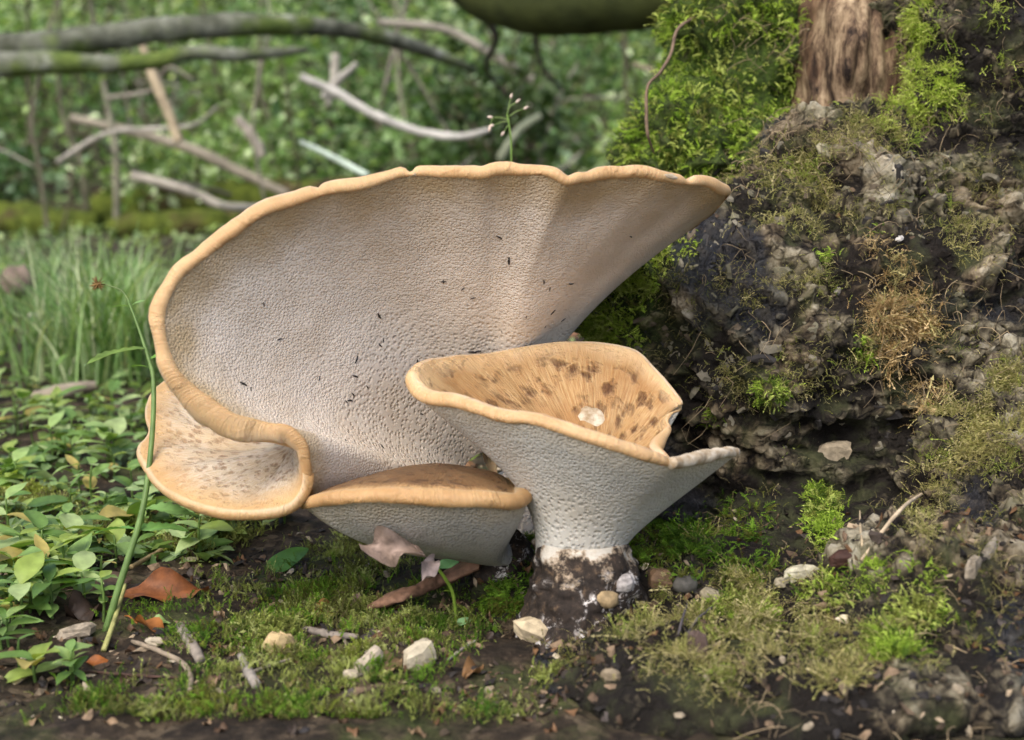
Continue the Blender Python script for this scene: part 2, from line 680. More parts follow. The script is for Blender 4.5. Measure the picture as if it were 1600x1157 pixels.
m.rough(m.rng(wet_shade, 0, 1, 0.9, 0.42))
b1 = m.bump(m.noise(wv_.outputs[0], 110, 9, 0.75), 1.0, 0.008)
b2 = m.bump(fis, 0.6, 0.004, b1)
m.bump(m.vor(v, 210, 'F1'), 0.4, 0.003, b2)
MAT['stump'] = m.m

def trunk_moss(px, py, pd, c, nr):
    left = np.clip((1262 + 28 * fbm(c * np.array([1, 1, 9]), 2, 3) - px) / 25, 0, 1)
    low_ = np.clip((330 - py) / 30, 0, 1)
    far = sstep(1.33, 1.38, pd)
    return left * far * low_ * (0.4 + np.clip(0.5 + fbm(c * 28, 3, 8), 0, 1.3))


green = np.clip(trunk_moss(spx, spy, spd, sV, sN) * 1.6, 0, 1) + np.exp(-((spx - 985) / 50) ** 2 - ((spy - 460) / 80) ** 2) * (spd < 1.36)
sV = sV + sN * (0.026 * np.clip(green, 0, 1) * (fbm(sV * 24, 2, 201) + .25))[:, None]
s0 = np.array([0.42, 1.45, 0.0])
stump = thing('tree_stump', 'gnarled old mossy tree stump with burred root flare', 'stump', s0)
part('trunk', sV, sF, MAT['stump'], stump, attrs={'tone': tone, 'wet': wet, 'brown': brown, 'green': np.clip(green, 0, 1)})
SB = bvh(sV, sF)

# bare rotten wood where the bark has gone
def slab(pts, wid, n=60, k=26, thick=0.03, seed=0):
    c = spline(np.asarray(pts), n)
    u = np.linspace(-1, 1, k)
    V = []
    for i in range(n):
        w = wid * (1 + 0.10 * math.sin(i * 0.11 + seed))
        x = c[i, 0] + u * w
        y = c[i, 1] + np.abs(u) ** 3 * thick * 2.2
        V.append(np.stack([x, y, np.full(k, c[i, 2])], 1))
    V = np.vstack(V)
    g = ridged(V * np.array([34, 20, 7]), 3, seed) - 0.5
    g2 = fbm(V * np.array([30, 30, 18]), 4, seed + 5)
    V[:, 1] += 0.034 * g + 0.012 * g2
    V[:, 0] += 0.006 * fbm(V * np.array([10, 10, 22]), 3, seed + 3)
    return V, grid_faces(n, k)


m = Mt('rotten_wood', 0.8, 0.2)
v = m.co('Object', (1, 1, 0.30))
v2 = m.co()
c = m.ramp(m.noise(v, 60, 9, 0.75), [(0.38, (0.014, 0.009, 0.007)), (0.46, (0.10, 0.065, 0.04)), (0.55, (0.25, 0.18, 0.11)), (0.70, (0.46, 0.37, 0.24))])
c = m.mix(m.ramp(m.noise(v2, 26, 4), [(0.5, 0.0), (0.62, 0.8)]), c, m.ramp(m.noise(v, 120, 5), [(0.3, (0.03, 0.016, 0.01)), (0.7, (0.16, 0.095, 0.055))]))
m.color(c)
m.bump(m.noise(v, 70, 7, 0.7), 0.6, 0.006)
MAT['rotten'] = m.m
V, fc = slab(PL([(1375, -330, 1.40), (1375, -100, 1.37), (1372, 60, 1.352), (1362, 160, 1.358), (1355, 250, 1.365), (1350, 330, 1.38)]), 0.074, n=90, k=44, seed=3)
part('bare_wood', V, fc, MAT['rotten'], stump)

# ------------------------------------------------------------------ moss fronds
def frond(seed, leaves=6, wiry=False):
    r = np.random.default_rng(seed)
    V, Fc = [], []
    n = 4
    s = np.linspace(0, 1, n)
    droop = r.uniform(0.25, 0.7)
    sway = r.uniform(-0.25, 0.25)
    cx, cy, cz = droop * s ** 2, sway * s ** 2, s * (1 - 0.25 * s)
    def pt(t):
        return np.array([np.interp(t, s, cx), np.interp(t, s, cy), np.interp(t, s, cz)])
    w = 0.022 if not wiry else 0.03
    for i in range(n - 1):
        a, b = pt(s[i]), pt(s[i + 1])
        k = len(V)
        V += [a + [0, w, 0], a - [0, w, 0], b]
        Fc.append([k, k + 1, k + 2])
    for q in range(leaves):
        t = 0.12 + 0.84 * q / leaves
        a = pt(t)
        L = (0.30 if not wiry else 0.20) * (1 - 0.6 * t) * r.uniform(0.8, 1.25)
        for sg in (-1, 1):
            d = np.array([r.uniform(-0.15, 0.4), sg * r.uniform(0.7, 1.1), r.uniform(0.3, 0.8)])
            d /= np.linalg.norm(d)
            x = np.array([0.6, 0, -0.5]) * L * (0.26 if not wiry else 0.16)
            k = len(V)
            V += [a + x, a - x, a + d * L]
            Fc.append([k, k + 1, k + 2])
    k = len(V)
    a = pt(0.93)
    V += [a + [0, .06, 0], a - [0, .06, 0], pt(1.0) + [0.05, 0, 0.08]]
    Fc.append([k, k + 1, k + 2])
    return np.array(V), np.array(Fc)


FR = [frond(i) for i in range(6)]
FW_ = [frond(i + 20, 5, True) for i in range(6)]


def scatter(tmpl, pos, z, x, size, col, rng):
    """instances of random templates as one mesh; pos,z,x (n,3); size (n,), col (n,3)"""
    Vs, Fs, Cs, off = [], [], [], 0
    z = z / np.linalg.norm(z, axis=1)[:, None]
    x = x - z * np.sum(x * z, 1)[:, None]
    x = x / (np.linalg.norm(x, axis=1)[:, None] + 1e-9)
    y = np.cross(z, x)
    pick = rng.integers(0, len(tmpl), len(pos))
    for k, (tv, tf) in enumerate(tmpl):
        id_ = np.where(pick == k)[0]
        if not len(id_):
            continue
        V = pos[id_, None] + size[id_, None, None] * (tv[None, :, 0:1] * x[id_, None] + tv[None, :, 1:2] * y[id_, None] + tv[None, :, 2:3] * z[id_, None])
        Vs.append(V.reshape(-1, 3))
        Fs.append((tf[None] + (np.arange(len(id_)) * len(tv))[:, None, None] + off).reshape(-1, tf.shape[1]))
        Cs.append(np.repeat(col[id_], len(tv), 0))
        off += len(id_) * len(tv)
    return np.vstack(Vs), np.vstack(Fs), np.vstack(Cs)


# samples on the stump and on the near ground
def samples(V, Fq, n, rng, mask=None):
    a, b, c, d = (V[Fq[:, k]] for k in range(4))
    nr = np.cross(c - a, d - b)
    ar = np.linalg.norm(nr, axis=1) * 0.5
    nr = nr / (2 * ar[:, None] + 1e-12)
    if mask is not None:
        ar = ar * mask((a + c) * 0.5, nr)
    i = rng.choice(len(Fq), n, p=ar / ar.sum())
    u, w = rng.random(n)[:, None], rng.random(n)[:, None]
    p = (a[i] * (1 - u) + b[i] * u) * (1 - w) + (d[i] * (1 - u) + c[i] * u) * w
    return p, nr[i]


def in_ell(px, py, e):
    return np.exp(-1.6 * (((px - e[0]) / e[2]) ** 2 + ((py - e[1]) / e[3]) ** 2) ** 1.5)


PAL = {
    'bright': [(0.13, 0.22, 0.022), (0.22, 0.33, 0.036), (0.32, 0.43, 0.07), (0.07, 0.12, 0.015), (0.39, 0.45, 0.12), (0.15, 0.17, 0.035)],
    'dark': [(0.05, 0.105, 0.012), (0.09, 0.17, 0.018), (0.14, 0.25, 0.025), (0.10, 0.11, 0.02)],
    'lime': [(0.24, 0.34, 0.04), (0.34, 0.42, 0.07), (0.40, 0.45, 0.12), (0.18, 0.26, 0.03)],
    'straw': [(0.30, 0.27, 0.11), (0.22, 0.22, 0.07), (0.36, 0.32, 0.16), (0.16, 0.16, 0.05), (0.20, 0.25, 0.05)],
    'tan': [(0.34, 0.24, 0.11), (0.42, 0.32, 0.17), (0.25, 0.17, 0.08), (0.33, 0.29, 0.13)],
    'dull': [(0.14, 0.13, 0.045), (0.20, 0.18, 0.075), (0.09, 0.09, 0.03), (0.27, 0.23, 0.12), (0.16, 0.17, 0.04)],
    'floor': [(0.10, 0.11, 0.030), (0.17, 0.19, 0.05), (0.24, 0.28, 0.07), (0.30, 0.33, 0.12), (0.13, 0.12, 0.05), (0.20, 0.24, 0.04)],
}


def moss(name, root, V, Fq, n, dens, pal, size, tmpl, label=None, stand=0.5, seed=0, droop=0.6):
    rng = np.random.default_rng(seed + 100)

    def mask(c, nr):
        px, py, pd = proj(c)
        fc_ = np.where(np.sum(nr * (CAM - c), 1) > -0.15, 1.0, 0.22)
        return np.clip(dens(px, py, pd, c, nr), 0, None) * fc_
    p, nr = samples(V, Fq, n, rng, mask)
    z = nr * stand + rng.normal(0, 0.35, (n, 3)) + np.array([0, 0, 0.25])
    x = np.tile(np.array([0, 0, -1.0]), (n, 1)) * droop + rng.normal(0, 0.4, (n, 3)) + nr * 0.4
    pl = np.array(PAL[pal])
    base = pl[np.clip((len(pl) * (0.5 + 0.75 * fbm(p * 38, 2, seed)) + rng.normal(0, 0.8, n)).astype(int), 0, len(pl) - 1)]
    colr = base * rng.uniform(0.75, 1.25, (n, 1))
    sz = size * rng.uniform(0.55, 1.35, n)
    clump = np.clip(0.75 + 0.9 * fbm(p * 55, 2, seed + 7), 0.4, 1.5)
    p = p + nr * (sz * (clump - 0.5) * 0.5)[:, None]
    Vm, Fm, Cm = scatter(tmpl, p, z, x, sz * clump, colr, rng)
    o = part(name, Vm, Fm, MAT['moss'], root, smooth=False, col=Cm)
    o['kind'] = 'stuff'
    if label:
        o['label'] = label
    return o


def ells(lst, extra=None):
    def f(px, py, pd, c, nr):
        d = 0
        for e in lst:
            d = d + in_ell(px, py, e) * (e[4] if len(e) > 4 else 1.0)
        d = d * (0.06 + np.clip(0.4 + 2.2 * fbm(c * 30, 3, 5), 0, 1.6))
        d = d * (pd < 1.36)
        if extra:
            d = d * extra(px, py, pd, c, nr)
        return d
    return f


moss('moss_patch', stump, sV, sF, 16000, trunk_moss, 'bright', 0.0125, FR, 'thick bright green moss on the left side of the trunk', seed=1, stand=0.55)
moss('moss_patch', stump, sV, sF, 4500, ells([(965, 490, 50, 70), (1000, 425, 40, 40), (1045, 385, 50, 24, 0.8), (935, 530, 28, 40)], lambda px, py, pd, c, nr: (nr[:, 0] < 0.35)), 'lime', 0.010, FR, 'yellow-green moss on the burr', seed=2)
moss('moss_patch', stump, sV, sF, 4200, ells([(1095, 830, 85, 60), (1015, 840, 45, 50), (1150, 790, 40, 30, .8), (1120, 895, 90, 30, .8)]), 'dark', 0.012, FR, 'deep green moss beside the stalk', seed=3)
moss('moss_patch', stump, sV, sF, 3600, ells([(1200, 265, 95, 32), (1290, 225, 80, 35), (1180, 300, 50, 22, .6), (1380, 195, 60, 40)], lambda px, py, pd, c, nr: pd < 1.40), 'straw', 0.010, FW_, seed=4)
moss('moss_patch', stump, sV, sF, 3800, ells([(1455, 90, 40, 110), (1415, 185, 50, 40), (1470, 170, 40, 40, .7), (1560, 60, 40, 60, .4)], lambda px, py, pd, c, nr: pd < 1.45), 'lime', 0.012, FW_, seed=5)
moss('moss_patch', stump, sV, sF, 3400, ells([(1390, 470, 52, 85), (1420, 545, 45, 40), (1370, 395, 25, 30, .5), (1440, 610, 35, 40, .5)]), 'tan', 0.014, FW_, 'dry tan moss on the burr', seed=6)
moss('moss_patch', stump, sV, sF, 5200, ells([(1530, 680, 75, 60), (1480, 750, 45, 45), (1580, 610, 50, 40), (1440, 830, 35, 40, .6), (1590, 690, 40, 50, .7)], lambda px, py, pd, c, nr: (pd < 1.22) & (nr[:, 2] > -0.3)), 'straw', 0.011, FW_, 'olive straw moss on the root', seed=7)
moss('moss_patch', stump, sV, sF, 9000, ells([(1230, 985, 190, 70), (1060, 985, 95, 45), (1330, 1030, 130, 50), (1180, 930, 120, 30), (1100, 1050, 100, 40)]), 'straw', 0.012, FW_, 'tangled straw coloured moss at the foot', seed=8)
moss('moss_patch', stump, sV, sF, 3600, ells([(1395, 905, 70, 40), (1430, 960, 60, 40), (1300, 930, 45, 25), (1165, 960, 45, 22), (1290, 830, 30, 40, .8), (1400, 1020, 40, 25)]), 'bright', 0.010, FR, seed=9)
moss('moss_patch', stump, sV, sF, 4200, ells([(810, 925, 45, 55), (780, 960, 50, 30), (850, 880, 30, 45), (760, 990, 50, 20, .6)]), 'dark', 0.009, FR, 'green moss mound left of the black stalk foot', seed=10)
moss('moss_patch', stump, sV, sF, 9000, lambda px, py, pd, c, nr: np.clip(fbm(c * 16, 3, 77) + 0.05, 0, 1) * (nr[:, 2] > -0.5) * (pd < 1.45) * np.where((py > 660) & (py < 800), 0.4, 1.0), 'dull', 0.0105, FW_, seed=11)
moss('moss_patch', stump, sV, sF, 900, ells([(1383, 360, 22, 14), (1112, 660, 14, 18), (1335, 560, 35, 25, .5), (1290, 405, 20, 12, .5), (1225, 705, 25, 10, .5), (1280, 780, 30, 20), (1205, 610, 25, 20, .5)]), 'bright', 0.008, FR, seed=12)

moss('moss_patch', stump, sV, sF, 5500, ells([(1250, 320, 150, 45), (1320, 560, 120, 60, .7), (1180, 600, 80, 40, .6), (1510, 300, 60, 130, .8), (1480, 500, 60, 60), (1130, 480, 60, 60, .5), (1290, 440, 90, 40, .7)]), 'straw', 0.0085, FW_, 'thin olive moss spread over the burr', seed=13, stand=.35)

# dangling rootlets and dead moss strands
def strands(root, n, seed, dens, L=0.03, rad=0.00035, col=(0.26, 0.20, 0.12)):
    rng = np.random.default_rng(seed)

    def mask(c, nr):
        px, py, pd = proj(c)
        return np.clip(dens(px, py, pd, c, nr), 0, None)
    p, nr = samples(sV, sF, n, rng, mask)
    T = []
    cols = []
    for k in range(n):
        l = L * rng.uniform(0.4, 1.6)
        d = nr[k] + rng.normal(0, 0.6, 3)
        d /= np.linalg.norm(d)
        q = [p[k] - d * 0.002, p[k] + d * l * 0.3, p[k] + d * l * 0.55 + np.array([rng.normal(0, .2), rng.normal(0, .1), -0.25]) * l,
             p[k] + d * l * 0.6 + np.array([rng.normal(0, .35), rng.normal(0, .1), -0.65]) * l]
        T.append(tube(q, [rad, rad, rad * .8, rad * .5], 7, 3, cap=False))
        cols.append(np.tile(np.array(col) * rng.uniform(0.4, 1.5), (21, 1)))
    V, fc = join(T)
    o = part('rootlets', V, fc, MAT['dry'], root, col=np.vstack(cols))
    o['kind'] = 'stuff'


strands(stump, 1300, 5, lambda px, py, pd, c, nr: (pd < 1.4) * (px > 1100) * np.clip(0.3 + fbm(c * 12, 2, 4), 0, 1))

# bark flakes: separate crusty plates on the burr
def flake_mesh(seed):
    r = np.random.default_rng(seed)
    k = int(r.integers(6, 9))
    an = np.linspace(0, 2 * math.pi, k, endpoint=False) + r.uniform(-.3, .3, k)
    ra = r.uniform(0.55, 1.1, k)
    top = np.stack([np.cos(an) * ra * .86, np.sin(an) * ra * .55, 0.10 + r.uniform(-.14, .14, k)], 1)
    bot = np.stack([np.cos(an) * ra, np.sin(an) * ra * .72, np.full(k, -0.3)], 1)
    V = np.vstack([bot, top, [[r.uniform(-.2, .2), r.uniform(-.15, .15), 0.12]]])
    j = np.arange(k)
    j2 = (j + 1) % k
    return V, [np.stack([j, j2, k + j2, k + j], 1), np.stack([k + j, k + j2, np.full(k, 2 * k)], 1)]


flm = []
for i in range(10):
    V, fc = flake_mesh(i)
    for q, colr in enumerate([(0.21, 0.19, 0.14), (0.12, 0.095, 0.065), (0.19, 0.175, 0.13), (0.04, 0.037, 0.035), (0.16, 0.15, 0.10)]):
        me = mesh_np('bark_flake', V, fc, False, np.tile(colr, (len(V), 1)))
        me.materials.append(MAT['dry'])
        flm.append(me)
rng = np.random.default_rng(77)


def fl_mask(c, nr):
    px, py, pd = proj(c)
    face = np.sum(nr * (CAM - c), 1) > 0.15
    return (pd < 1.36) * face * (px > 930) * (px < 1590) * (py > 230) * (py < 700) * np.clip(0.5 + fbm(c * 18, 2, 14), 0.05, 1)


pp, nn = samples(sV, sF, 270, rng, fl_mask)
for k in range(270):
    o = bpy.data.objects.new('bark_flake', flm[int(rng.integers(0, len(flm)))])
    C.objects.link(o)
    o.parent = stump
    R = frame(nn[k] + rng.normal(0, 0.16, 3), rng.normal(0, 1, 3))
    sz = 0.005 + 0.009 * rng.random() ** 2
    M4 = Matrix.Translation(Vector(pp[k] - s0 - nn[k] * sz * .12)) @ Matrix(R.tolist()).to_4x4() @ Matrix.Diagonal((sz, sz, sz * .7, 1))
    o.matrix_basis = M4

# ------------------------------------------------------------------ fungi
def fan(rim, S, c1, c2, T=64, pw=1.0):
    """cubic bezier rays S -> rim"""
    t = (np.linspace(0, 1, T) ** pw)[None, :, None]
    return S[:, None] * (1 - t) ** 3 + 3 * c1[:, None] * t * (1 - t) ** 2 + 3 * c2[:, None] * t * t * (1 - t) + rim[:, None] * t ** 3


def normals(Mg, closed):
    if closed:
        du = np.roll(Mg, -1, 0) - np.roll(Mg, 1, 0)
    else:
        du = np.gradient(Mg, axis=0)
    dv = np.gradient(Mg, axis=1)
    n = np.cross(du, dv)
    ln = np.linalg.norm(n, axis=2, keepdims=True)
    n = n / np.maximum(ln, 1e-12)
    return n, dv


def cap_mesh(under, th, r, nb_sign, closed, upper=None, fall_k=6.0, arc=13, a0=-108, inset=0.85):
    """tan skin: the rolled lip and the upper side above an under surface grid (n,T,3).
    th: thickness (T,), r: lip radius (n,). Returns verts, faces, ray coords (u metres, v radial, zone)"""
    n, T, _ = under.shape
    nb, dv = normals(under, closed)
    nb = nb * nb_sign
    er = dv[:, -1] / np.linalg.norm(dv[:, -1], axis=1)[:, None]
    nr = nb[:, -2]
    nr = nr / np.linalg.norm(nr, axis=1)[:, None]
    c = under[:, -1] + nr * (r * inset)[:, None]
    a0v = a0 + 22 * fbm(under[:, -1] * 38, 3, 61)
    al = np.radians(a0v[:, None] + (88 - a0v[:, None]) * np.linspace(0, 1, arc)[None])[..., None]
    flat_ = 0.85 + 0.25 * fbm(under[:, -1] * 14, 2, 62)
    lip = c[:, None] + r[:, None, None] * (np.cos(al) * er[:, None] * flat_[:, None, None] + np.sin(al) * nr[:, None])
    q_ = lip.reshape(-1, 3)
    dq = (lip - c[:, None]).reshape(-1, 3)
    lip = (q_ + dq * (0.14 * fbm(q_ * 60, 2, 63) + 0.05 * fbm(q_ * 170, 2, 64))[:, None]).reshape(lip.shape)
    if upper is None:
        idx = np.linspace(T - 2, 0, T // 2).astype(int)
        top = under[:, idx] + nb[:, idx] * th[idx][None, :, None]
        # blend first rows to the lip top
        for q in range(3):
            w = (q + 1) / 4
            top[:, q] = top[:, q] * w + (lip[:, -1] + (under[:, idx[q]] - under[:, -1])) * (1 - w)
    else:
        top = upper[:, ::-1][:, 1:]
        dlt = lip[:, -1] - upper[:, -1]
        kk = top.shape[1]
        fall = np.exp(-np.linspace(0, fall_k, kk))[None, :, None]
        top = top + dlt[:, None] * fall
    G_ = np.concatenate([lip, top], 1)
    m_ = G_.shape[1]
    d = np.linalg.norm(np.roll(under[:, -1], -1, 0) - under[:, -1], axis=1)
    u = np.concatenate([[0], np.cumsum(d)[:-1]])
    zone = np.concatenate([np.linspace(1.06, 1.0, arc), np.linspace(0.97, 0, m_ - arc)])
    ray = np.stack([np.repeat(u, m_), np.tile(zone, n), np.zeros(n * m_)], 1)
    return G_.reshape(-1, 3), grid_faces(n, m_, closed), ray


# --- materials of the fungi
def pore_mat(name, base, pit, s_rim, s_stem, warm):
    m = Mt(name, 0.75, 0.2)
    v = m.co()
    ray = m.n('SeparateXYZ')
    m.put(ray.inputs[0], m.attr('ray').outputs['Vector'])
    t = ray.outputs[1]
    wob = m.noise(v, 30, 3)
    ve = m.n('VectorMath', operation='ADD')
    m.put(ve.inputs[0], v)
    mp = m.n('VectorMath', operation='SCALE')
    nz = m.n('TexNoise', Scale=60.0, Detail=2.0)
    m.put(nz.inputs['Vector'], v)
    m.put(mp.inputs[0], nz.outputs[1])
    mp.inputs['Scale'].default_value = 0.0014
    m.put(ve.inputs[1], mp.outputs[0])
    va = m.vor(ve.outputs[0], s_rim, rnd=0.8)
    vb = m.vor(ve.outputs[0], s_stem)
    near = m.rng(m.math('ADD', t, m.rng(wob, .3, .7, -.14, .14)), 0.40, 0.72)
    da = m.ramp(va, [(0.16, 0.0), (0.60, 1.0)])
    db = m.ramp(vb, [(0.10, 0.0), (0.55, 1.0)])
    h = m.mix(near, db, da)                       # 0 in a pore, 1 on the wall
    blot = m.noise(v, 14, 5, 0.6)
    bc = m.ramp(blot, [(0.28, tuple(x * y for x, y in zip(base, (.86, .82, .76)))), (0.52, base), (0.74, tuple(min(x * 1.16, .92) for x in base))])
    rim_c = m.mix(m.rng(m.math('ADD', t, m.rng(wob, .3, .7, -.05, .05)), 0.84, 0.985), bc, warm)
    dep = m.mix(m.math('MULTIPLY', m.ramp(m.noise(v, 20, 3), [(0.35, 0.25), (0.7, 1.0)]), m.rng(near, 0, 1, 0.9, 0.55)), rim_c, m.mix(0.5, rim_c, pit))
    col = m.mix(h, dep, rim_c)
    m.color(col)
    b1 = m.bump(h, 0.6, 0.0016)
    m.bump(m.noise(v, 25, 4), 0.35, 0.006, b1)
    m.sss(0.15, (1.0, 0.7, 0.45), 0.006)
    return m.m


def cap_mat(name, lip_c, mid_c, scale_c, pale_c, su, sv, cover=0.5, rough=0.48, l0=0.80, l1=0.93, ss=0.85):
    """tan skin; radial brown scales from the ray coordinates"""
    m = Mt(name, rough, 0.32)
    v = m.co()
    ray = m.n('SeparateXYZ')
    m.put(ray.inputs[0], m.attr('ray').outputs['Vector'])
    t = ray.outputs[1]
    cb = m.n('CombineXYZ')
    m.put(cb.inputs[0], m.math('MULTIPLY', ray.outputs[0], su))
    m.put(cb.inputs[1], m.math('MULTIPLY', t, sv))
    nz = m.n('TexNoise', Scale=2.2, Detail=4.0)
    m.put(nz.inputs['Vector'], cb.outputs[0])
    ad = m.n('VectorMath', operation='ADD')
    sc = m.n('VectorMath', operation='SCALE')
    m.put(sc.inputs[0], nz.outputs[1])
    sc.inputs['Scale'].default_value = 1.1
    m.put(ad.inputs[0], cb.outputs[0])
    m.put(ad.inputs[1], sc.outputs[0])
    d = m.vor(ad.outputs[0], 1.0)
    cc = m.vor(ad.outputs[0], 1.0, 'F1', 'Color')
    spot = m.math('MULTIPLY', m.ramp(d, [(0.22, 1.0), (0.52, 0.0)]), m.ramp(cc, [(1 - cover - 0.1, 0.0), (1 - cover + 0.1, 1.0)]))
    spot = m.math('MULTIPLY', spot, m.ramp(m.noise(v, 32, 4, 0.6), [(0.36, 0.25), (0.52, 1.0)]))
    streak = m.n('TexNoise', Scale=1.0, Detail=5.0, Roughness=0.65)
    cb2 = m.n('CombineXYZ')
    m.put(cb2.inputs[0], m.math('MULTIPLY', ray.outputs[0], su * 7))
    m.put(cb2.inputs[1], m.math('MULTIPLY', t, sv * 0.7))
    m.put(streak.inputs['Vector'], cb2.outputs[0])
    st = streak.outputs[0]
    body = m.mix(m.ramp(st, [(0.35, 0.0), (0.65, 1.0)]), pale_c, mid_c)
    body = m.mix(m.ramp(m.noise(v, 22, 5), [(0.42, 0.0), (0.58, 0.75)]), body, mid_c)
    body = m.mix(m.math('MULTIPLY', spot, m.ramp(st, [(0.25, 0.45 * ss), (0.6, ss)])), body, scale_c)
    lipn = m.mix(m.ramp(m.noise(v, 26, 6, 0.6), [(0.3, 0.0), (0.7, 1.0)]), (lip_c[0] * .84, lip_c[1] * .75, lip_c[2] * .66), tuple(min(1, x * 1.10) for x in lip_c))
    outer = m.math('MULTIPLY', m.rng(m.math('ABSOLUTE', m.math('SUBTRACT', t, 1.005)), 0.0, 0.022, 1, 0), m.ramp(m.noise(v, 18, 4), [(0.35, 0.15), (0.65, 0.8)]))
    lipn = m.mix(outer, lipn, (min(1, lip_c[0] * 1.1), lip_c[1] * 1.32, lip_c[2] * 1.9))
    grit = m.ramp(m.vor(v, 330), [(0.0, 1.0), (0.14, 0.0)])
    lipn = m.mix(m.math('MULTIPLY', grit, m.ramp(m.noise(v, 70, 3), [(0.5, 0.0), (0.62, 0.5)])), lipn, (0.85, 0.78, 0.62))
    lipf = m.rng(m.math('ADD', t, m.rng(st, .3, .7, -.05, .05)), l0, l1)
    col = m.mix(lipf, body, lipn)
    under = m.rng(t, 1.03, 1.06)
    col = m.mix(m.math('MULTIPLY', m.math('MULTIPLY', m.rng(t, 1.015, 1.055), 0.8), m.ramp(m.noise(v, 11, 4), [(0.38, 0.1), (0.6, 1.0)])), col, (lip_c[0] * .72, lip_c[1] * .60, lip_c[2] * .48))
    m.color(col)
    b1 = m.bump(m.math('ADD', spot, st), 0.6, 0.0022)
    b2 = m.bump(m.noise(v, 60, 4), 0.25, 0.003, b1)
    m.bump(grit, 0.4, 0.0009, b2)
    m.sss(0.22, (1.0, 0.5, 0.2), 0.008)
    return m.m


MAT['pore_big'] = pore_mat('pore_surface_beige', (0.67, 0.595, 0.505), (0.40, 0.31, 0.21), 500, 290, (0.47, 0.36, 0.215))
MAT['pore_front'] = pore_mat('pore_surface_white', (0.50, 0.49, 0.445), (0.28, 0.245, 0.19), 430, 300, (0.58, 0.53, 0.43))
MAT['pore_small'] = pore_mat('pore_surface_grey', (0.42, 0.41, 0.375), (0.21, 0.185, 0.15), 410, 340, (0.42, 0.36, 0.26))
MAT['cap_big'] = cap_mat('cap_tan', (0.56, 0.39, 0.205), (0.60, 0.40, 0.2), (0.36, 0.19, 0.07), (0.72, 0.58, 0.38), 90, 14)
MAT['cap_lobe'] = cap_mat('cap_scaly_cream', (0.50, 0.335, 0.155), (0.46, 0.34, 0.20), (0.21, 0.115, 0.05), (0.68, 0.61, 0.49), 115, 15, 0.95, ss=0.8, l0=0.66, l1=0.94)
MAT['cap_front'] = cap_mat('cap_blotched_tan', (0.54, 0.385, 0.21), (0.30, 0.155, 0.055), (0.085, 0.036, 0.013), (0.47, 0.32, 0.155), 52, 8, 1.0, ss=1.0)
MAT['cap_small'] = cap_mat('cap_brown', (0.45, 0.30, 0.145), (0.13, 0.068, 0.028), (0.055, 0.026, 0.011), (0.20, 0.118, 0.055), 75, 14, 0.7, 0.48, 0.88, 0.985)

# --- 1 the great fan-shaped cap
rimL = [(505, 800, 1.03), (487, 768, 0.995), (487, 735, 0.982), (482, 706, 0.975), (470, 683, 0.972), (448, 667, 0.97), (405, 659, 0.962), (368, 649, 0.955), (332, 630, 0.95), (300, 606, 0.945), (269, 570, 0.94),
        (256, 530, 0.94), (255, 497, 0.942), (265, 455, 0.945), (297, 415, 0.95), (355, 373, 0.96), (430, 331, 0.97), (500, 308, 0.978), (560, 297, 0.98), (620, 279, 0.99), (645, 277, 0.992), (690, 275, 0.992), (740, 274, 0.99),
        (785, 271, 0.988), (830, 270, 0.988), (862, 280, 0.987), (889, 292, 0.988), (918, 284, 0.992), (950, 277, 0.998), (1005, 277, 1.007), (1068, 287, 1.022), (1105, 292, 1.038), (1132, 299, 1.062), (1136, 311, 1.09), (1108, 337, 1.125), (1030, 392, 1.18),
        (945, 460, 1.25), (880, 530, 1.26), (830, 600, 1.26)]
N1 = 420
rim1 = spline(PL(rimL), N1)
rim1 = rim1 + 0.0035 * np.stack([fbm(rim1 * 30, 2, 71), fbm(rim1 * 30, 2, 72), fbm(rim1 * 30, 2, 73)], 1)
stem_line = PL([(690, 815, 1.12), (715, 785, 1.14), (735, 755, 1.165), (750, 738, 1.18), (770, 728, 1.19), (795, 725, 1.19), (800, 735, 1.205)])
sfr = np.interp(np.linspace(0, 1, N1), [0, .05, .11, .2, .5, .75, 1], np.linspace(0, 1, 7))
S1 = np.stack([np.interp(sfr, np.linspace(0, 1, 7), stem_line[:, c]) for c in range(3)], 1)
ker = np.exp(-np.linspace(-2, 2, 41) ** 2)
ker /= ker.sum()
rsm = np.stack([np.convolve(np.pad(rim1[:, c], 20, 'edge'), ker, 'valid') for c in range(3)], 1)
kw = np.exp(-np.linspace(-2, 2, 151) ** 2)
rwide = np.stack([np.convolve(np.pad(rim1[:, c], 75, 'edge'), kw / kw.sum(), 'valid') for c in range(3)], 1)
mixw = (sstep(.34, .48, np.linspace(0, 1, N1)) * (1 - sstep(.80, .88, np.linspace(0, 1, N1))))[:, None]
rsm = rsm * (1 - mixw) + rwide * mixw
S1 = np.stack([np.convolve(np.pad(S1[:, c], 20, 'edge'), ker, 'valid') for c in range(3)], 1)
dn = rsm - S1
dn = dn / np.linalg.norm(dn, axis=1)[:, None]
S1 = S1 + dn * 0.020
L1 = np.linalg.norm(rsm - S1, axis=1)[:, None]
away = np.array([0.10, 0.93, 0.28])
c1 = S1 + (rsm - S1) * 0.33 + away * L1 * 0.015
c2 = S1 + (rsm - S1) * 0.70 + away * L1 * 0.075
pr_x, pr_y, pr_d = proj(rsm)
wr = np.maximum(sstep(560, 1180, pr_x) ** 1.3, (np.arange(N1) > N1 * 0.80) * 1.0)
ker2 = np.exp(-np.linspace(-2, 2, 101) ** 2)
wr = np.convolve(np.pad(wr, 50, 'edge'), ker2 / ker2.sum(), 'valid')[:, None]
c1 = c1 + (RT * -0.050 + np.array([0, -0.020, 0.008])) * wr
c2 = c2 + (RT * -0.030 + np.array([0, -0.016, 0])) * wr
U1 = fan(rim1, S1, c1, c2, 70)
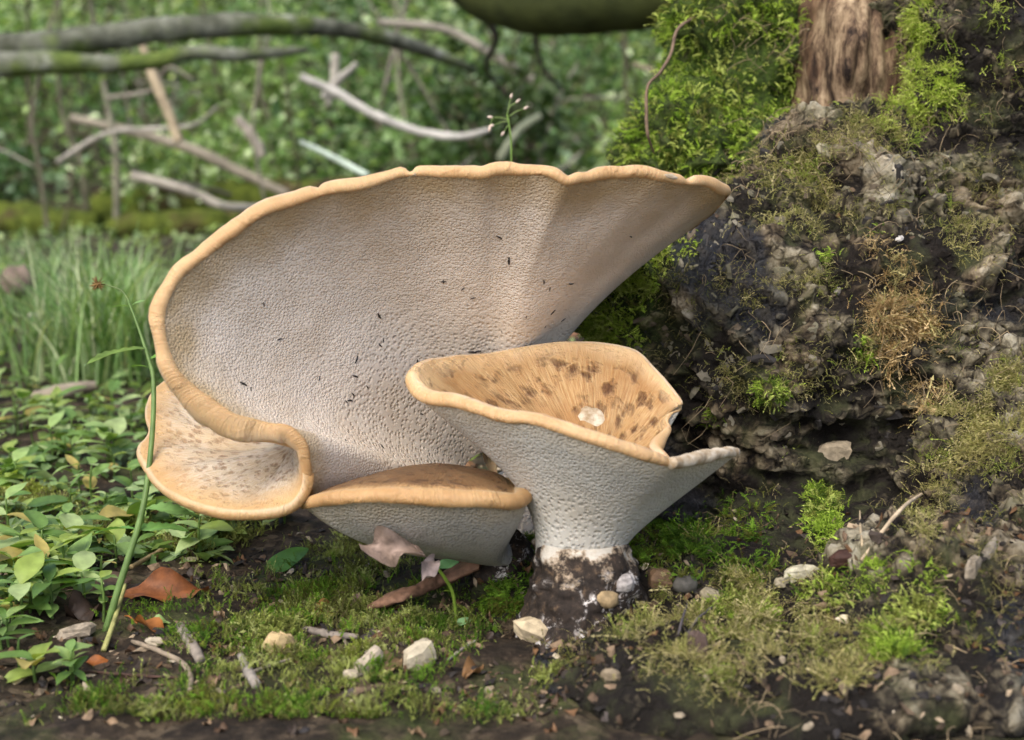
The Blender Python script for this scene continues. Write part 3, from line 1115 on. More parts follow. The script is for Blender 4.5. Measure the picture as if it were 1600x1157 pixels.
# slow undulation of the sheet
uu = np.linspace(0, 1, N1)[:, None]
tt = np.linspace(0, 1, 70)[None]
und = (0.006 * np.sin(uu * 19 + 1) + 0.004 * np.sin(uu * 41)) * tt * (1 - tt) * 3
U1 = U1 + und[..., None] * away
nb1, _ = normals(U1, False)
sg = 1.0 if (nb1[N1 // 2, 40] @ away) > 0 else -1.0
r1 = 0.0056 * (1 + 0.55 * fbm(rim1 * 11, 2, 4) + 0.16 * fbm(rim1 * 60, 2, 6))
px1, py1, _ = proj(rim1)
r1 = r1 * (1 + 0.45 * np.exp(-((px1 - 330) / 110) ** 2 - ((py1 - 630) / 60) ** 2))
for ax, ay, wdt, am in ((642, 279, 7, 0.75), (1076, 288, 8, 0.6), (503, 308, 6, 0.35)):
    r1 = r1 * (1 - am * np.exp(-((px1 - ax) / wdt) ** 2 - ((py1 - ay) / 14) ** 2))
r1 = np.clip(r1, 0.0015, None) * np.clip(sstep(0, 0.03, np.linspace(0, 1, N1)), .3, 1)
th1 = np.interp(np.linspace(0, 1, 70), [0, .3, .8, 1], [.035, .026, .014, .012])
f1 = thing('bracket_fungus', 'huge fan-shaped bracket fungus, tilted, with beige pores and tan rim', 'fungus', P(770, 900, 1.17), 'bracket fungi at the stump')
V, fc, ray = cap_mesh(U1, th1, r1, sg, False)
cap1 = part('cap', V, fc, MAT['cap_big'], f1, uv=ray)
CB1 = bvh(V, fc)
rayU = np.stack([np.repeat(np.linspace(0, 1, N1), 70), np.tile(np.linspace(0, 1, 70), N1)], 1)
UF1 = grid_faces(N1, 70)
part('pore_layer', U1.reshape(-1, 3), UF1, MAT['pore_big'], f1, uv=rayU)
PB1 = bvh(U1.reshape(-1, 3), UF1)
# stalk running back to the stump
V, fc = tube(PL([(752, 760, 1.205), (775, 800, 1.205), (800, 870, 1.20), (820, 960, 1.18)]), [.030, .044, .040, .034], 24, 24, 0.12, 3)
part('stalk', V, fc, MAT['pore_big'], f1, uv=np.zeros((len(V), 2)))
# torn white notch in the rim
def rag(c, ax, up_, L, W, T_, seed):
    r = np.random.default_rng(seed)
    ax = np.asarray(ax, float)
    R = frame(up_, ax)
    n, k = 9, 8
    V = []
    for i in range(n):
        s = i / (n - 1)
        w = math.sin(math.pi * min(max(s, .04), .96)) ** .6
        for j in range(k):
            a = 2 * math.pi * j / k
            jit = 1 + r.uniform(-.28, .28)
            V.append(((s - .5) * L, math.cos(a) * W * w * jit, math.sin(a) * T_ * w * jit))
    V = np.array(V) @ R.T + c
    i = np.arange(n - 1)
    j = np.arange(k)
    I, J = np.meshgrid(i, j, indexing='ij')
    return V, [np.stack([I * k + J, I * k + (J + 1) % k, (I + 1) * k + (J + 1) % k, (I + 1) * k + J], -1).reshape(-1, 4)]


m = Mt('torn_flesh', 0.8, 0.15)
v = m.co()
m.color(m.ramp(m.noise(v, 150, 5), [(0.35, (0.30, 0.22, 0.13)), (0.62, (0.52, 0.46, 0.36))]))
m.bump(m.noise(v, 300, 5), 0.6, 0.001)
MAT['flesh'] = m.m
# --- the scaly lower lobe of the same fungus
lobL = [(478, 695, 0.995), (484, 720, 0.985), (484, 742, 0.978), (474, 766, 0.972), (455, 783, 0.968), (420, 793, 0.965), (370, 796, 0.965), (330, 790, 0.97), (290, 776, 0.985), (252, 750, 1.01), (226, 715, 1.04), (221, 696, 1.055), (231, 682, 1.07), (238, 667, 1.085),
        (233, 645, 1.105), (236, 625, 1.125), (250, 602, 1.15), (290, 578, 1.19), (350, 580, 1.21), (410, 610, 1.18), (455, 650, 1.10), (474, 676, 1.03)]
NL = 260
rimb = spline(PL(lobL), NL, True)
cb_ = P(463, 690, 1.03)
dl = rimb - cb_
Sb = cb_ + dl / np.linalg.norm(dl, axis=1)[:, None] * 0.003
Lb = np.linalg.norm(dl, axis=1)[:, None]
upv = np.array([0, -0.15, 1.0])
Ub = fan(rimb, Sb, Sb + (rimb - Sb) * .33 - upv * Lb * 0.10, Sb + (rimb - Sb) * .7 + upv * Lb * 0.015, 56)
ub = np.linspace(0, 1, NL, endpoint=False)[:, None]
tb = np.linspace(0, 1, 56)[None]
Ub = Ub + ((0.0035 * np.sin(ub * 2 * math.pi * 5) + 0.0016 * np.sin(ub * 2 * math.pi * 13)) * tb * (1 - tb) * 3)[..., None] * upv
nbl, _ = normals(Ub, True)
sgl = 1.0 if nbl[60, 40, 2] > 0 else -1.0
rl = 0.0042 * (1 + 0.12 * fbm(rimb * 22, 2, 14)) * np.clip(Lb[:, 0] / 0.05, 0.35, 1)
thl = np.interp(np.linspace(0, 1, 56), [0, .8, 1], [.006, .006, .006])
V, fc, ray = cap_mesh(Ub - upv * 0.006, thl, rl, sgl, True, a0=-95, inset=0.45)
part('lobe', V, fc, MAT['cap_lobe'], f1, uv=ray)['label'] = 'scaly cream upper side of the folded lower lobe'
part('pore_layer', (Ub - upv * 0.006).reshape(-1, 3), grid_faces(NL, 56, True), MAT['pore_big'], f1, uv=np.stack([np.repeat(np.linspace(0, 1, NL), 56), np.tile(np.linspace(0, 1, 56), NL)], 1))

# --- 2 the stalked funnel in front
frL = [(638, 596, 1.00), (650, 620, 0.985), (675, 630, 0.972), (704, 633, 0.96), (735, 642, 0.95), (784, 657, 0.935), (830, 661, 0.925), (865, 672, 0.918), (917, 689, 0.912), (970, 706, 0.912), (1022, 722, 0.92), (1054, 729, 0.93), (1080, 725, 0.945), (1115, 718, 0.965), (1150, 710, 0.985),
       (1140, 722, 0.995), (1095, 740, 1.005), (1055, 735, 1.005), (1034, 712, 1.005), (1039, 692, 1.02), (1048, 673, 1.036), (1044, 660, 1.045), (1051, 646, 1.053), (1064, 640, 1.06), (1060, 626, 1.063), (1043, 604, 1.075), (1024, 584, 1.085), (1004, 563, 1.095), (978, 550, 1.10), (928, 543, 1.105), (872, 543, 1.105),
       (816, 550, 1.10), (760, 560, 1.085), (707, 565, 1.065), (665, 573, 1.035)]
N2 = 320
rim2 = spline(PL(frL), N2, True)
px2, py2, pd2 = proj(rim2)
broken = sstep(1040, 1060, px2) * (py2 > 690) + (1 - sstep(6, 22, np.abs(px2 - 1045))) * (py2 > 632) * (pd2 > 1.03)
broken = np.clip(broken, 0, 1)
wgap = 0.0 * sstep(975, 1075, px2) * sstep(0.985, 1.05, pd2)
wgap = np.convolve(np.concatenate([wgap[-8:], wgap, wgap[:8]]), np.ones(17) / 17, 'valid')[:, None]
st_c = P(906, 864, 1.005)
cen = P(930, 720, 1.005)
dr = rim2 - cen
ang = np.arctan2(dr[:, 1], dr[:, 0])
rs = 0.0318
S2 = st_c + np.stack([np.cos(ang) * rs, np.sin(ang) * rs * 0.95, np.zeros(N2)], 1)
rgt = 0.5 + 0.5 * np.cos(ang)
k1 = st_c + np.stack([np.cos(ang) * rs * 0.9, np.sin(ang) * rs * .86, 0.048 - 0.036 * rgt ** 1.5], 1)
k2 = k1 + (rim2 - k1) * (0.44 + 0.12 * rgt)[:, None] + np.array([0, 0, -0.004])
# the right wall leaves the stalk lower and straighter
k2 = k2 + np.array([0.010, 0.022, -0.014]) * wgap
U2 = fan(rim2, S2, k1, k2, 70)
nb2, _ = normals(U2, True)
ix = int(np.argmin(np.abs(px2 - 870) + (pd2 > .95) * 999))
sg2 = 1.0 if nb2[ix, 50, 1] > 0 else -1.0      # near wall: the skin lies behind it
cen2 = P(935, 712, 1.01)
Sc = cen2 + (rim2 - cen2) * 0.02
Lc = np.linalg.norm(rim2 - cen2, axis=1)[:, None]
top2 = fan(rim2, Sc, Sc + (rim2 - Sc) * .35 + np.array([0, 0, -.02]) * Lc / .1, Sc + (rim2 - Sc) * .75 + np.array([0, 0, .004]) * Lc / .1 + np.array([0, -.010, .008]) * wgap, 60)
u2_ = np.linspace(0, 2 * math.pi, N2, endpoint=False)[:, None]
t2_ = np.linspace(0, 1, 60)[None]
top2 = top2 + ((0.002 * np.sin(u2_ * 7) + .0012 * np.sin(u2_ * 17 + t2_ * 4)) * t2_ * (1 - t2_) * 3)[..., None] * np.array([0, 0, 1.0])
r2 = 0.0052 * (1 + 0.14 * fbm(rim2 * 20, 2, 24)) * (1 - 0.6 * broken)
r2 = r2 * np.where(pd2 > 1.03, 0.6, 1.0)
r2 = np.convolve(np.concatenate([r2[-6:], r2, r2[:6]]), np.ones(13) / 13, 'valid')
f2 = thing('bracket_fungus', 'funnel-shaped bracket fungus with blotched tan top on white stalk, broken right edge', 'fungus', P(900, 985, 1.0), 'bracket fungi at the stump')
i_tip = int(np.argmin(np.linalg.norm(rim2 - P(1148, 711, 0.986), axis=1)))
i_bite = int(np.argmin(np.linalg.norm(rim2 - P(1034, 710, 1.006), axis=1)))
i_bite -= 5
lost = (np.arange(N2) >= i_tip) & (np.arange(N2) < i_bite)
V, fc, ray = cap_mesh(U2, None, r2, sg2, True, upper=top2, a0=-108, inset=0.8)
fc = fc[~np.repeat(lost, len(fc) // N2)]
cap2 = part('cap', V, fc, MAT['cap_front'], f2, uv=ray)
PF2 = grid_faces(N2, 70, True)
PF2 = PF2[~np.repeat(lost, 69)]
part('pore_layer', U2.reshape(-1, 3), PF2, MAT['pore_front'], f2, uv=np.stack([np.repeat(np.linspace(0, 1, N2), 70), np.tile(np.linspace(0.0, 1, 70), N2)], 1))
PB2 = bvh(U2.reshape(-1, 3), grid_faces(N2, 70, True))
# stalk and its black foot
hs = [(905, 1000, 1.005, .044), (903, 975, 1.004, .043), (905, 950, 1.004, .0405), (912, 925, 1.004, .041), (914, 900, 1.004, .0405), (911, 878, 1.004, .0375), (907, 858, 1.005, .0338), (906, 840, 1.005, .0315)]
V, fc = tube(PL([h[:3] for h in hs]), [h[3] for h in hs], 60, 64)
dv_ = V - P(906, 900, 1.004)
rad_ = np.stack([dv_[:, 0], dv_[:, 1], 0 * dv_[:, 0]], 1)
rad_ /= np.linalg.norm(rad_, axis=1)[:, None] + 1e-9
lowm = 1 - sstep(P(906, 862, 1)[2], P(906, 836, 1)[2], V[:, 2])
V = V + rad_ * (lowm * (0.008 * fbm(V * 45, 3, 33) + 0.004 * fbm(V * 120, 3, 34)) - 0.0004)[:, None]
zb = P(906, 858, 1.0)[2]
m = Mt('stalk_foot', 0.8, 0.25)
v = m.co()
geo = m.n('NewGeometry')
sx = m.n('SeparateXYZ')
m.put(sx.inputs[0], geo.outputs['Position'])
edge_ = m.math('ADD', sx.outputs[2], m.rng(m.noise(v, 48, 7, 0.68), .25, .75, -.030, .030))
blk = m.ramp(edge_, [(0.0, 1.0), (1.0, 0.0)])
blk = m.rng(edge_, zb - 0.004, zb + 0.005, 1, 0)
dark = m.ramp(m.noise(v, 160, 6, 0.7), [(0.3, (0.010, 0.008, 0.007)), (0.55, (0.035, 0.026, 0.02)), (0.72, (0.15, 0.10, 0.06))])
thr = m.math('MULTIPLY', m.ramp(m.noise(v, 85, 6, 0.75, 1.2), [(0.54, 0.0), (0.60, 1.0)]), m.ramp(m.noise(v, 24, 2), [(0.42, 0.0), (0.55, 1.0)]))
dark = m.mix(thr, dark, m.ramp(m.noise(v, 300, 4), [(0.35, (0.25, 0.22, 0.2)), (0.65, (0.78, 0.75, 0.72))]))
crm = m.ramp(m.noise(v, 60, 5), [(0.3, (0.42, 0.38, 0.31)), (0.65, (0.55, 0.53, 0.47))])
brd = m.rng(edge_, zb + 0.002, zb + 0.009, 1, 0)
crm = m.mix(m.math('MULTIPLY', brd, 0.6), crm, (0.34, 0.22, 0.11))
m.color(m.mix(blk, crm, dark))
b1 = m.bump(m.noise(v, 130, 7, 0.7), 0.7, 0.004)
MAT['foot'] = m.m
part('stalk', V, fc, MAT['foot'], f2)
FB = bvh(V, fc)
# broken white edge and pale scars
for ii in (i_tip, i_bite):
    ta = np.linspace(0.12, 1, 40)
    A_ = np.stack([np.interp(ta, np.linspace(0, 1, 70), U2[ii, :, c]) for c in range(3)], 1)
    B_ = np.stack([np.interp(ta, np.linspace(0, 1, 60), top2[ii, :, c]) for c in range(3)], 1)
    W_ = np.stack([A_, A_ * .67 + B_ * .33, A_ * .33 + B_ * .67, B_], 1)
    W_[:, 1:3] += 0.0015 * np.stack([fbm(W_[:, 1:3].reshape(-1, 3) * 150, 2, c) for c in range(3)], 1).reshape(40, 2, 3)
    part('broken_wall', W_.reshape(-1, 3), grid_faces(40, 4), MAT['flesh'], cap2)
for (pts, w) in (([(1050, 724, .924), (1075, 720, .938), (1105, 713, .957), (1135, 707, .975), (1152, 706, .985)], [.0040, .0046, .0048, .0042, .0025]),):
    V, fc = tube(PL(pts), w, 60, 16)
    V = V + 0.0012 * np.stack([fbm(V * 160, 3, 91), fbm(V * 130, 3, 92), fbm(V * 130, 3, 93)], 1)
    part('broken_edge', V, fc, MAT['flesh'], cap2)['label'] = 'white broken flesh along the snapped edge'
def patch(bv, x, y, wpx, hpx, rot, seed, off=0.0006):
    r = np.random.default_rng(seed)
    n, k = 5, 14
    ra = 1 + 0.22 * np.array([fbm(np.array([[math.cos(a) * 1.6, math.sin(a) * 1.6, seed]]), 2, seed)[0] * 2 for a in np.linspace(0, 2 * math.pi, k, endpoint=False)])
    V = []
    for i in range(n):
        for j in range(k):
            a = 2 * math.pi * j / k
            f = (i + .02) / (n - 1) * ra[j]
            dx, dy = math.cos(a) * f * wpx, math.sin(a) * f * hpx
            h = hits([bv], x + dx * math.cos(rot) - dy * math.sin(rot), y + dx * math.sin(rot) + dy * math.cos(rot))
            if not h:
                return None
            nn_ = h[1] if h[1] @ (CAM - h[0]) > 0 else -h[1]
            V.append(h[0] + nn_ * (off if i < n - 1 else -0.0004))
    V = np.array(V)
    I, J = np.meshgrid(np.arange(n - 1), np.arange(k), indexing='ij')
    return V, [np.stack([I * k + J, I * k + (J + 1) % k, (I + 1) * k + (J + 1) % k, (I + 1) * k + J], -1).reshape(-1, 4)]


for (x, y, w, h_, ro, sd) in ((647, 279, 3.5, 11, .15, 3), (1073, 285, 4, 10, -.2, 8), (1048, 276, 12, 4, .2, 9)):
    q = patch(CB1, x, y, w, h_, ro, sd, 0.0005)
    if q:
        part('torn_edge', q[0], q[1], MAT['flesh'], cap1)
TB2 = bvh(top2.reshape(-1, 3), grid_faces(N2, 60, True))
for (x, y, w, h_, ro, sd) in ((924, 650, 21, 15, .3, 3), (787, 572, 13, 6, .35, 8)):
    q = patch(TB2, x, y, w, h_, ro, sd, 0.0012)
    if q:
        part('bare_patch', q[0], q[1], MAT['flesh'], cap2)

# --- 3 the small brown one between
smL = [(474, 791, 0.985), (500, 787, 0.97), (541, 782, 0.955), (604, 780, 0.945), (668, 784, 0.938), (740, 787, 0.942), (800, 789, 0.955), (822, 782, 0.975), (826, 768, 1.0), (820, 760, 1.03), (777, 752, 1.07), (735, 746, 1.09), (690, 744, 1.10), (652, 746, 1.10), (604, 752, 1.095), (557, 763, 1.07), (505, 779, 1.025)]
N3 = 240
rim3 = spline(PL(smL), N3, True)
sc3 = P(775, 872, 1.07)
d3 = rim3 - sc3
an3 = np.arctan2(d3[:, 1], d3[:, 0])
S3 = sc3 + np.stack([np.cos(an3) * .02, np.sin(an3) * .02, np.zeros(N3)], 1)
px3, py3, pd3 = proj(rim3)
lft = 1 - sstep(470, 800, px3)
k1 = S3 + (rim3 - S3) * 0.30 + np.array([-0.014, -0.014, -0.004])
k2 = S3 + (rim3 - S3) * 0.72 + np.array([0.0, -0.008, -0.011]) * (1 + 0.5 * lft[:, None])
U3 = fan(rim3, S3, k1, k2, 50)
nb3, _ = normals(U3, True)
i3 = int(np.argmin(np.abs(px3 - 660) + (pd3 > 1.0) * 999))
sg3 = 1.0 if nb3[i3, 40, 2] > 0 else -1.0
cen3 = P(690, 728, 1.03)
Sc3 = cen3 + (rim3 - cen3) * .02
top3 = fan(rim3, Sc3, Sc3 + (rim3 - Sc3) * .4 + np.array([0, 0, .004]), Sc3 + (rim3 - Sc3) * .75 + np.array([0, 0, .011]), 44)
r3 = 0.0064 * (1 + 0.15 * fbm(rim3 * 25, 2, 44)) * np.where(pd3 > 1.03, .7, 1.0) * np.clip(0.6 + (px3 - 470) / 120, .6, 1)
r3 = np.convolve(np.concatenate([r3[-6:], r3, r3[:6]]), np.ones(13) / 13, 'valid')
f3 = thing('bracket_fungus', 'small brown-topped bracket fungus with grey pores between the larger two', 'fungus', P(775, 900, 1.08), 'bracket fungi at the stump')
V, fc, ray = cap_mesh(U3, None, r3, sg3, True, upper=top3, fall_k=1.6, a0=-105, inset=0.55)
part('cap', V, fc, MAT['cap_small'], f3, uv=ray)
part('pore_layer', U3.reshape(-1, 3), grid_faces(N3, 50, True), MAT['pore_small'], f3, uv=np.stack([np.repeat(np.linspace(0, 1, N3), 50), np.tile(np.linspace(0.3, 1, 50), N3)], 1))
PB3 = bvh(U3.reshape(-1, 3), grid_faces(N3, 50, True))
V, fc = tube(PL([(772, 862, 1.065), (790, 885, 1.08), (815, 930, 1.10)]), [.024, .026, .026], 16, 20, 0.15, 5)
part('stalk', V, fc, MAT['foot'], f3)

# ------------------------------------------------------------------ insects on the pores
def insect(seed):
    r = np.random.default_rng(seed)
    pr = []
    for (cx, l, w) in ((0.0, .5, .2), (.52, .22, .15), (-.42, .34, .15)):
        u = np.linspace(0, 2 * math.pi, 6, endpoint=False)
        s = np.linspace(-1, 1, 5)
        V = np.array([[cx + l * q, w * math.sqrt(max(1 - q * q, .02)) * math.cos(a), .12 + w * .8 * math.sqrt(max(1 - q * q, .02)) * math.sin(a)] for q in s for a in u])
        i, j = np.meshgrid(np.arange(4), np.arange(6), indexing='ij')
        pr.append((V, np.stack([i * 6 + j, i * 6 + (j + 1) % 6, (i + 1) * 6 + (j + 1) % 6, (i + 1) * 6 + j], -1).reshape(-1, 4)))
    V, fc = join(pr)
    V[:, 1] += r.uniform(-.35, .35) * V[:, 0] ** 2
    return V, fc


m = Mt('insect_black', 0.35, 0.5)
m.color((0.012, 0.010, 0.010))
MAT['insect'] = m.m
bugs = [(380, 600, 9), (392, 608, 5), (412, 476, 5), (437, 530, 6), (499, 592, 5), (547, 626, 7), (541, 628, 5), (557, 562, 8), (555, 588, 7), (574, 605, 5), (552, 617, 6), (592, 494, 8), (594, 540, 6), (599, 532, 5), (617, 525, 4), (603, 559, 4), (652, 567, 8), (693, 440, 6),
        (693, 441, 5), (723, 452, 5), (739, 466, 6), (780, 371, 7), (795, 408, 9), (850, 441, 6), (859, 452, 5), (892, 444, 7), (864, 488, 7), (880, 500, 6), (659, 647, 5), (597, 698, 6), (540, 688, 4), (986, 370, 6), (852, 511, 4), (784, 519, 3), (822, 496, 4), (738, 550, 9), (746, 549, 8)]
rng = np.random.default_rng(5)
for k, (x, y, L) in enumerate(bugs):
    h = hits([PB1], x, y)
    if not h:
        continue
    nrm = h[1] if h[1] @ (CAM - h[0]) > 0 else -h[1]
    V, fc = insect(k)
    R = frame(nrm, rng.normal(0, 1, 3) + np.array([0, 0, 1.4]))
    sz = L * 1.05 / F * 1.1
    V = (V * sz) @ R.T + h[0] - nrm * 0.0002
    solo('beetle', V, fc, MAT['insect'], 'tiny black insect clinging to the beige pore surface', 'insect', 'insects on the great fungus')
for (x, y, L) in ((905, 862 - 10, 5), (927, 838, 5), (933, 818, 4), (912, 850, 4)):
    h = hits([PB2], x, y)
    if h:
        nrm = h[1] if h[1] @ (CAM - h[0]) > 0 else -h[1]
        V, fc = insect(x)
        V = (V * (L / F * .6)) @ frame(nrm, (1, 0, 1)).T + h[0]
        solo('beetle', V, fc, MAT['insect'], 'tiny black insect at the foot of the white funnel', 'insect', 'insects on the white stalk')

# ------------------------------------------------------------------ leaves, chips, twigs
def leaf(L, W, fold=0.25, curl=0.3, twist=0.0, n=9, k=5, serr=0.0, wave=0.0, seed=0, tipw=1.0):
    """leaf along +X from its stalk, face up +Z"""
    r = np.random.default_rng(seed)
    s = np.linspace(0, 1, n)
    w = W * 0.5 * np.sin(math.pi * np.clip(s, 0, 1) ** 0.85) ** 0.8 * (1 - 0.15 * s)
    w[0], w[-1] = W * .04, W * .015
    if serr:
        w[1:-1] *= 1 + serr * np.where(np.arange(n - 2) % 2, 1, -1)
    u = np.linspace(-1, 1, k)
    V = np.zeros((n, k, 3))
    a = curl * s
    cxl = np.concatenate([[0], np.cumsum(np.cos(a[:-1]) * L / (n - 1))])
    czl = np.concatenate([[0], -np.cumsum(np.sin(a[:-1]) * L / (n - 1))])
    for i in range(n):
        V[i, :, 0] = cxl[i]
        V[i, :, 1] = u * w[i] * math.cos(fold)
        V[i, :, 2] = czl[i] + np.abs(u) * w[i] * math.sin(fold) + wave * W * np.sin(s[i] * 9 + u * 2 + seed) * np.abs(u) * .25
        V[i, :, 1], V[i, :, 2] = V[i, :, 1] + twist * s[i] * V[i, :, 2], V[i, :, 2] + twist * s[i] * V[i, :, 1]
    return V.reshape(-1, 3), grid_faces(n, k)


GS = [GB, SB]


def spot(x, y):
    h = hits(GS, x, y)
    return h[0], h[1]


def pxm(p):
    return ((p - CAM) @ FW) / F      # metres per photo pixel there


def tinted(n, c, seed=0, amt=0.15):
    r = np.random.default_rng(seed)
    return np.tile(np.array(c), (n, 1)) * (1 + r.uniform(-amt, amt, (n, 1)))


def lay_leaf(name, x, y, Lpx, Wpx, az, tilt, col, label, roll=0.0, curl=0.4, fold=0.3, up=3, mat='deadleaf', stalk=True, wave=0.5, seed=0, group=None, cat='leaf', stalk_c=None, at=None):
    """a leaf lying at pixel (x,y): az = heading in the ground plane (deg, 0 = +X right, 90 = away)"""
    p = spot(x, y)[0] if at is None else np.asarray(at)
    s = pxm(p)
    L, W = Lpx * s, Wpx * s
    V, fc = leaf(L, W, fold, curl, 0.1, 11, 7, 0, wave, seed)
    V[:, 0] -= L * .5
    R = rotm('Z', math.radians(az)) @ rotm('Y', math.radians(-tilt)) @ rotm('X', math.radians(roll))
    V = V @ R.T + p + np.array([0, 0, up * s])
    if stalk:
        root = thing(name, label, cat, p, group)
        part('blade', V, fc, MAT[mat], root, col=tinted(len(V), col, seed, .12))
        a, b = V[3], V[3 + 7]
        mid = V[3 + 7 * 10]
        d = (a - mid) / np.linalg.norm(a - mid)
        q = [mid, a * .6 + mid * .4, a, a + d * L * .25 + np.array([0, 0, -.002])]
        tv, tf = tube([a * .9 + mid * .1 + [0, 0, .0003], a, a + d * L * .15, a + d * L * .3 + np.array([0, 0, -.003])], [.0006, .0007, .0006, .0005], 10, 5)
        part('leaf_stalk', tv, tf, MAT['dry'], root, col=tinted(len(tv), stalk_c or col, 1))
        return root
    return solo(name, V, fc, MAT[mat], label, cat, group, col=tinted(len(V), col, seed, .12))


lay_leaf('dead_leaf', 258, 935, 140, 62, 8, 10, (0.26, 0.095, 0.035), 'large glossy red-brown dead leaf lying among green herbs', roll=32, curl=.5, wave=1.0, up=18, seed=1)
lay_leaf('dead_leaf', 243, 988, 78, 46, -20, -8, (0.30, 0.115, 0.03), 'small folded orange-brown dead leaf beside a pale chip', roll=-20, curl=.9, fold=.6, up=8, seed=2)
lay_leaf('dead_leaf', 158, 1038, 50, 24, 5, 0, (0.36, 0.12, 0.03), 'scrap of orange dead leaf among dark litter', roll=20, up=4, seed=3, stalk=False)
lay_leaf('dead_leaf', 150, 962, 90, 46, 20, 5, (0.050, 0.034, 0.026), 'blackish crumpled dead leaf over the herb stem foot', roll=20, curl=1.0, fold=.7, wave=2.2, up=10, seed=4, stalk=False)
lay_leaf('dead_leaf', 165, 920, 100, 36, 40, 5, (0.17, 0.12, 0.09), 'long grey-brown dead leaf leaning on herb stem', roll=35, curl=.4, up=14, seed=5)
lay_leaf('dead_leaf', 512, 962, 62, 44, 60, 10, (0.40, 0.22, 0.07), 'ochre curled dead leaf standing on moss', roll=30, curl=.6, fold=.5, up=10, seed=6)
lay_leaf('dead_leaf', 557, 950, 40, 22, 80, 30, (0.46, 0.30, 0.26), 'small pink dead leaf with long curved stalk', roll=30, curl=.3, up=12, seed=7, stalk_c=(.3, .16, .1))
lay_leaf('dead_leaf', 714, 886, 62, 30, 10, 10, (0.30, 0.08, 0.02), 'red-orange dead leaf tucked under the small fungus', roll=30, up=6, seed=8, stalk=False)
lay_leaf('dead_leaf', 618, 848, 96, 56, -12, 0, (0.36, 0.27, 0.22), 'pale pinkish dead leaf leaning under the small fungus', roll=62, curl=.5, fold=.35, up=0, wave=2.6, seed=9, stalk=False, at=hits([PB3], 625, 835)[0] + np.array([-.004, -.012, -.006]))
lay_leaf('dead_leaf', 668, 880, 62, 34, 70, 30, (0.36, 0.29, 0.27), 'mauve-white dead leaf scrap hanging below the grey pores', roll=30, curl=.6, fold=.3, up=0, wave=1.2, seed=10, stalk=False, at=hits([PB3], 660, 850)[0] + np.array([.006, -.010, -.012]))
lay_leaf('dead_leaf', 265, 806, 60, 26, -10, 0, (0.30, 0.16, 0.10), 'reddish dead leaf in herbs behind the scaly lobe', roll=30, curl=.6, up=8, seed=12, stalk=False)
lay_leaf('dead_leaf', 610, 1045, 66, 44, 55, 15, (0.24, 0.165, 0.09), 'brown veined dead leaf between two pale chips', roll=25, curl=.5, fold=.4, up=8, wave=1, seed=13, stalk=False)
lay_leaf('dead_leaf', 742, 1048, 60, 34, 60, 10, (0.22, 0.12, 0.05), 'crumpled brown dead leaf on black soil', roll=20, curl=.8, fold=.5, up=6, wave=1.4, seed=14, stalk=False)
lay_leaf('fallen_green_leaf', 449, 888, 84, 40, 40, 22, (0.10, 0.24, 0.055), 'single green leaf lying on moss below the scaly lobe', roll=28, curl=.2, fold=.25, up=14, mat='leaf', wave=.2, seed=11, stalk=False)
lay_leaf('fallen_green_leaf', 250, 977, 34, 24, 0, 0, (0.24, 0.36, 0.12), 'tiny pale green leaf beside the orange-brown leaf', roll=10, up=7, mat='leaf', seed=15, stalk=False)
rng = np.random.default_rng(90)
for k in range(84):
    x = rng.uniform(0, 900)
    y = rng.uniform(880, 1150)
    cc = [(0.10, 0.06, 0.035), (0.20, 0.11, 0.055), (0.06, 0.045, 0.035), (0.28, 0.19, 0.11)][k % 4]
    lay_leaf('leaf_scrap', x, y, rng.uniform(18, 44), rng.uniform(10, 24), rng.uniform(0, 360), rng.uniform(-15, 15), cc, ['small dark brown leaf scrap in the litter', 'small russet leaf scrap in the litter', 'small blackish leaf scrap in the litter', 'small tan leaf scrap in the litter'][k % 4],
             roll=rng.uniform(-30, 30), curl=rng.uniform(.2, 1), up=3, wave=1.5, seed=100 + k, stalk=False, group=['dark brown leaf litter', 'russet leaf litter', 'blackish leaf litter', 'tan leaf litter'][k % 4])


def chunk(x, y, wpx, hpx, dpx, col, label, name='wood_chip', cat='wood chip', az=0, tilt=0, seed=0, sharp=0.35, up=0.25, group=None, n=7, smooth=False, parent=None, bvhs=None):
    h = hits(bvhs or GS, x, y)
    p = h[0]
    s = pxm(p)
    r = np.random.default_rng(seed + 500)
    th = np.linspace(0, math.pi, n)
    if not smooth:
        sharp = max(sharp, .5)
    ph = np.linspace(0, 2 * math.pi, 9, endpoint=False) + r.uniform(-.22, .22, 9)
    V = np.stack([np.outer(np.cos(ph), np.sin(th)), np.outer(np.sin(ph), np.sin(th)), np.outer(np.ones(9), np.cos(th))], -1).reshape(-1, 3)
    if not smooth:
        V[:, 2] += V[:, 0] * r.uniform(-.7, .7)
        V[:, 1] += V[:, 0] * r.uniform(-.4, .4)
    q = 1 - sharp                                  # push towards a box, then roughen
    V = np.sign(V) * np.abs(V) ** (0.45 + 0.55 * q)
    V = V * (1 + 0.22 * fbm(V * 1.3 + seed * 3.1, 3, seed))[:, None] + 0.16 * r.normal(0, 1, V.shape) * sharp
    V = V * np.array([wpx * .5 * s, dpx * .5 * s, hpx * .5 * s])
    V = V @ (rotm('Z', math.radians(az)) @ rotm('Y', math.radians(tilt))).T + p + np.array([0, 0, (hpx * up + (5 if x < 800 and wpx > 24 else 0)) * s])
    fc = [grid_faces(9, n, True)]
    c = tinted(len(V), tuple(q_ * .66 for q_ in col), seed, .1)
    if parent is not None:
        return part(name, V, fc, MAT['dry'], parent, smooth, col=c)
    return solo(name, V, fc, MAT['dry'], label, cat, group, smooth, c)


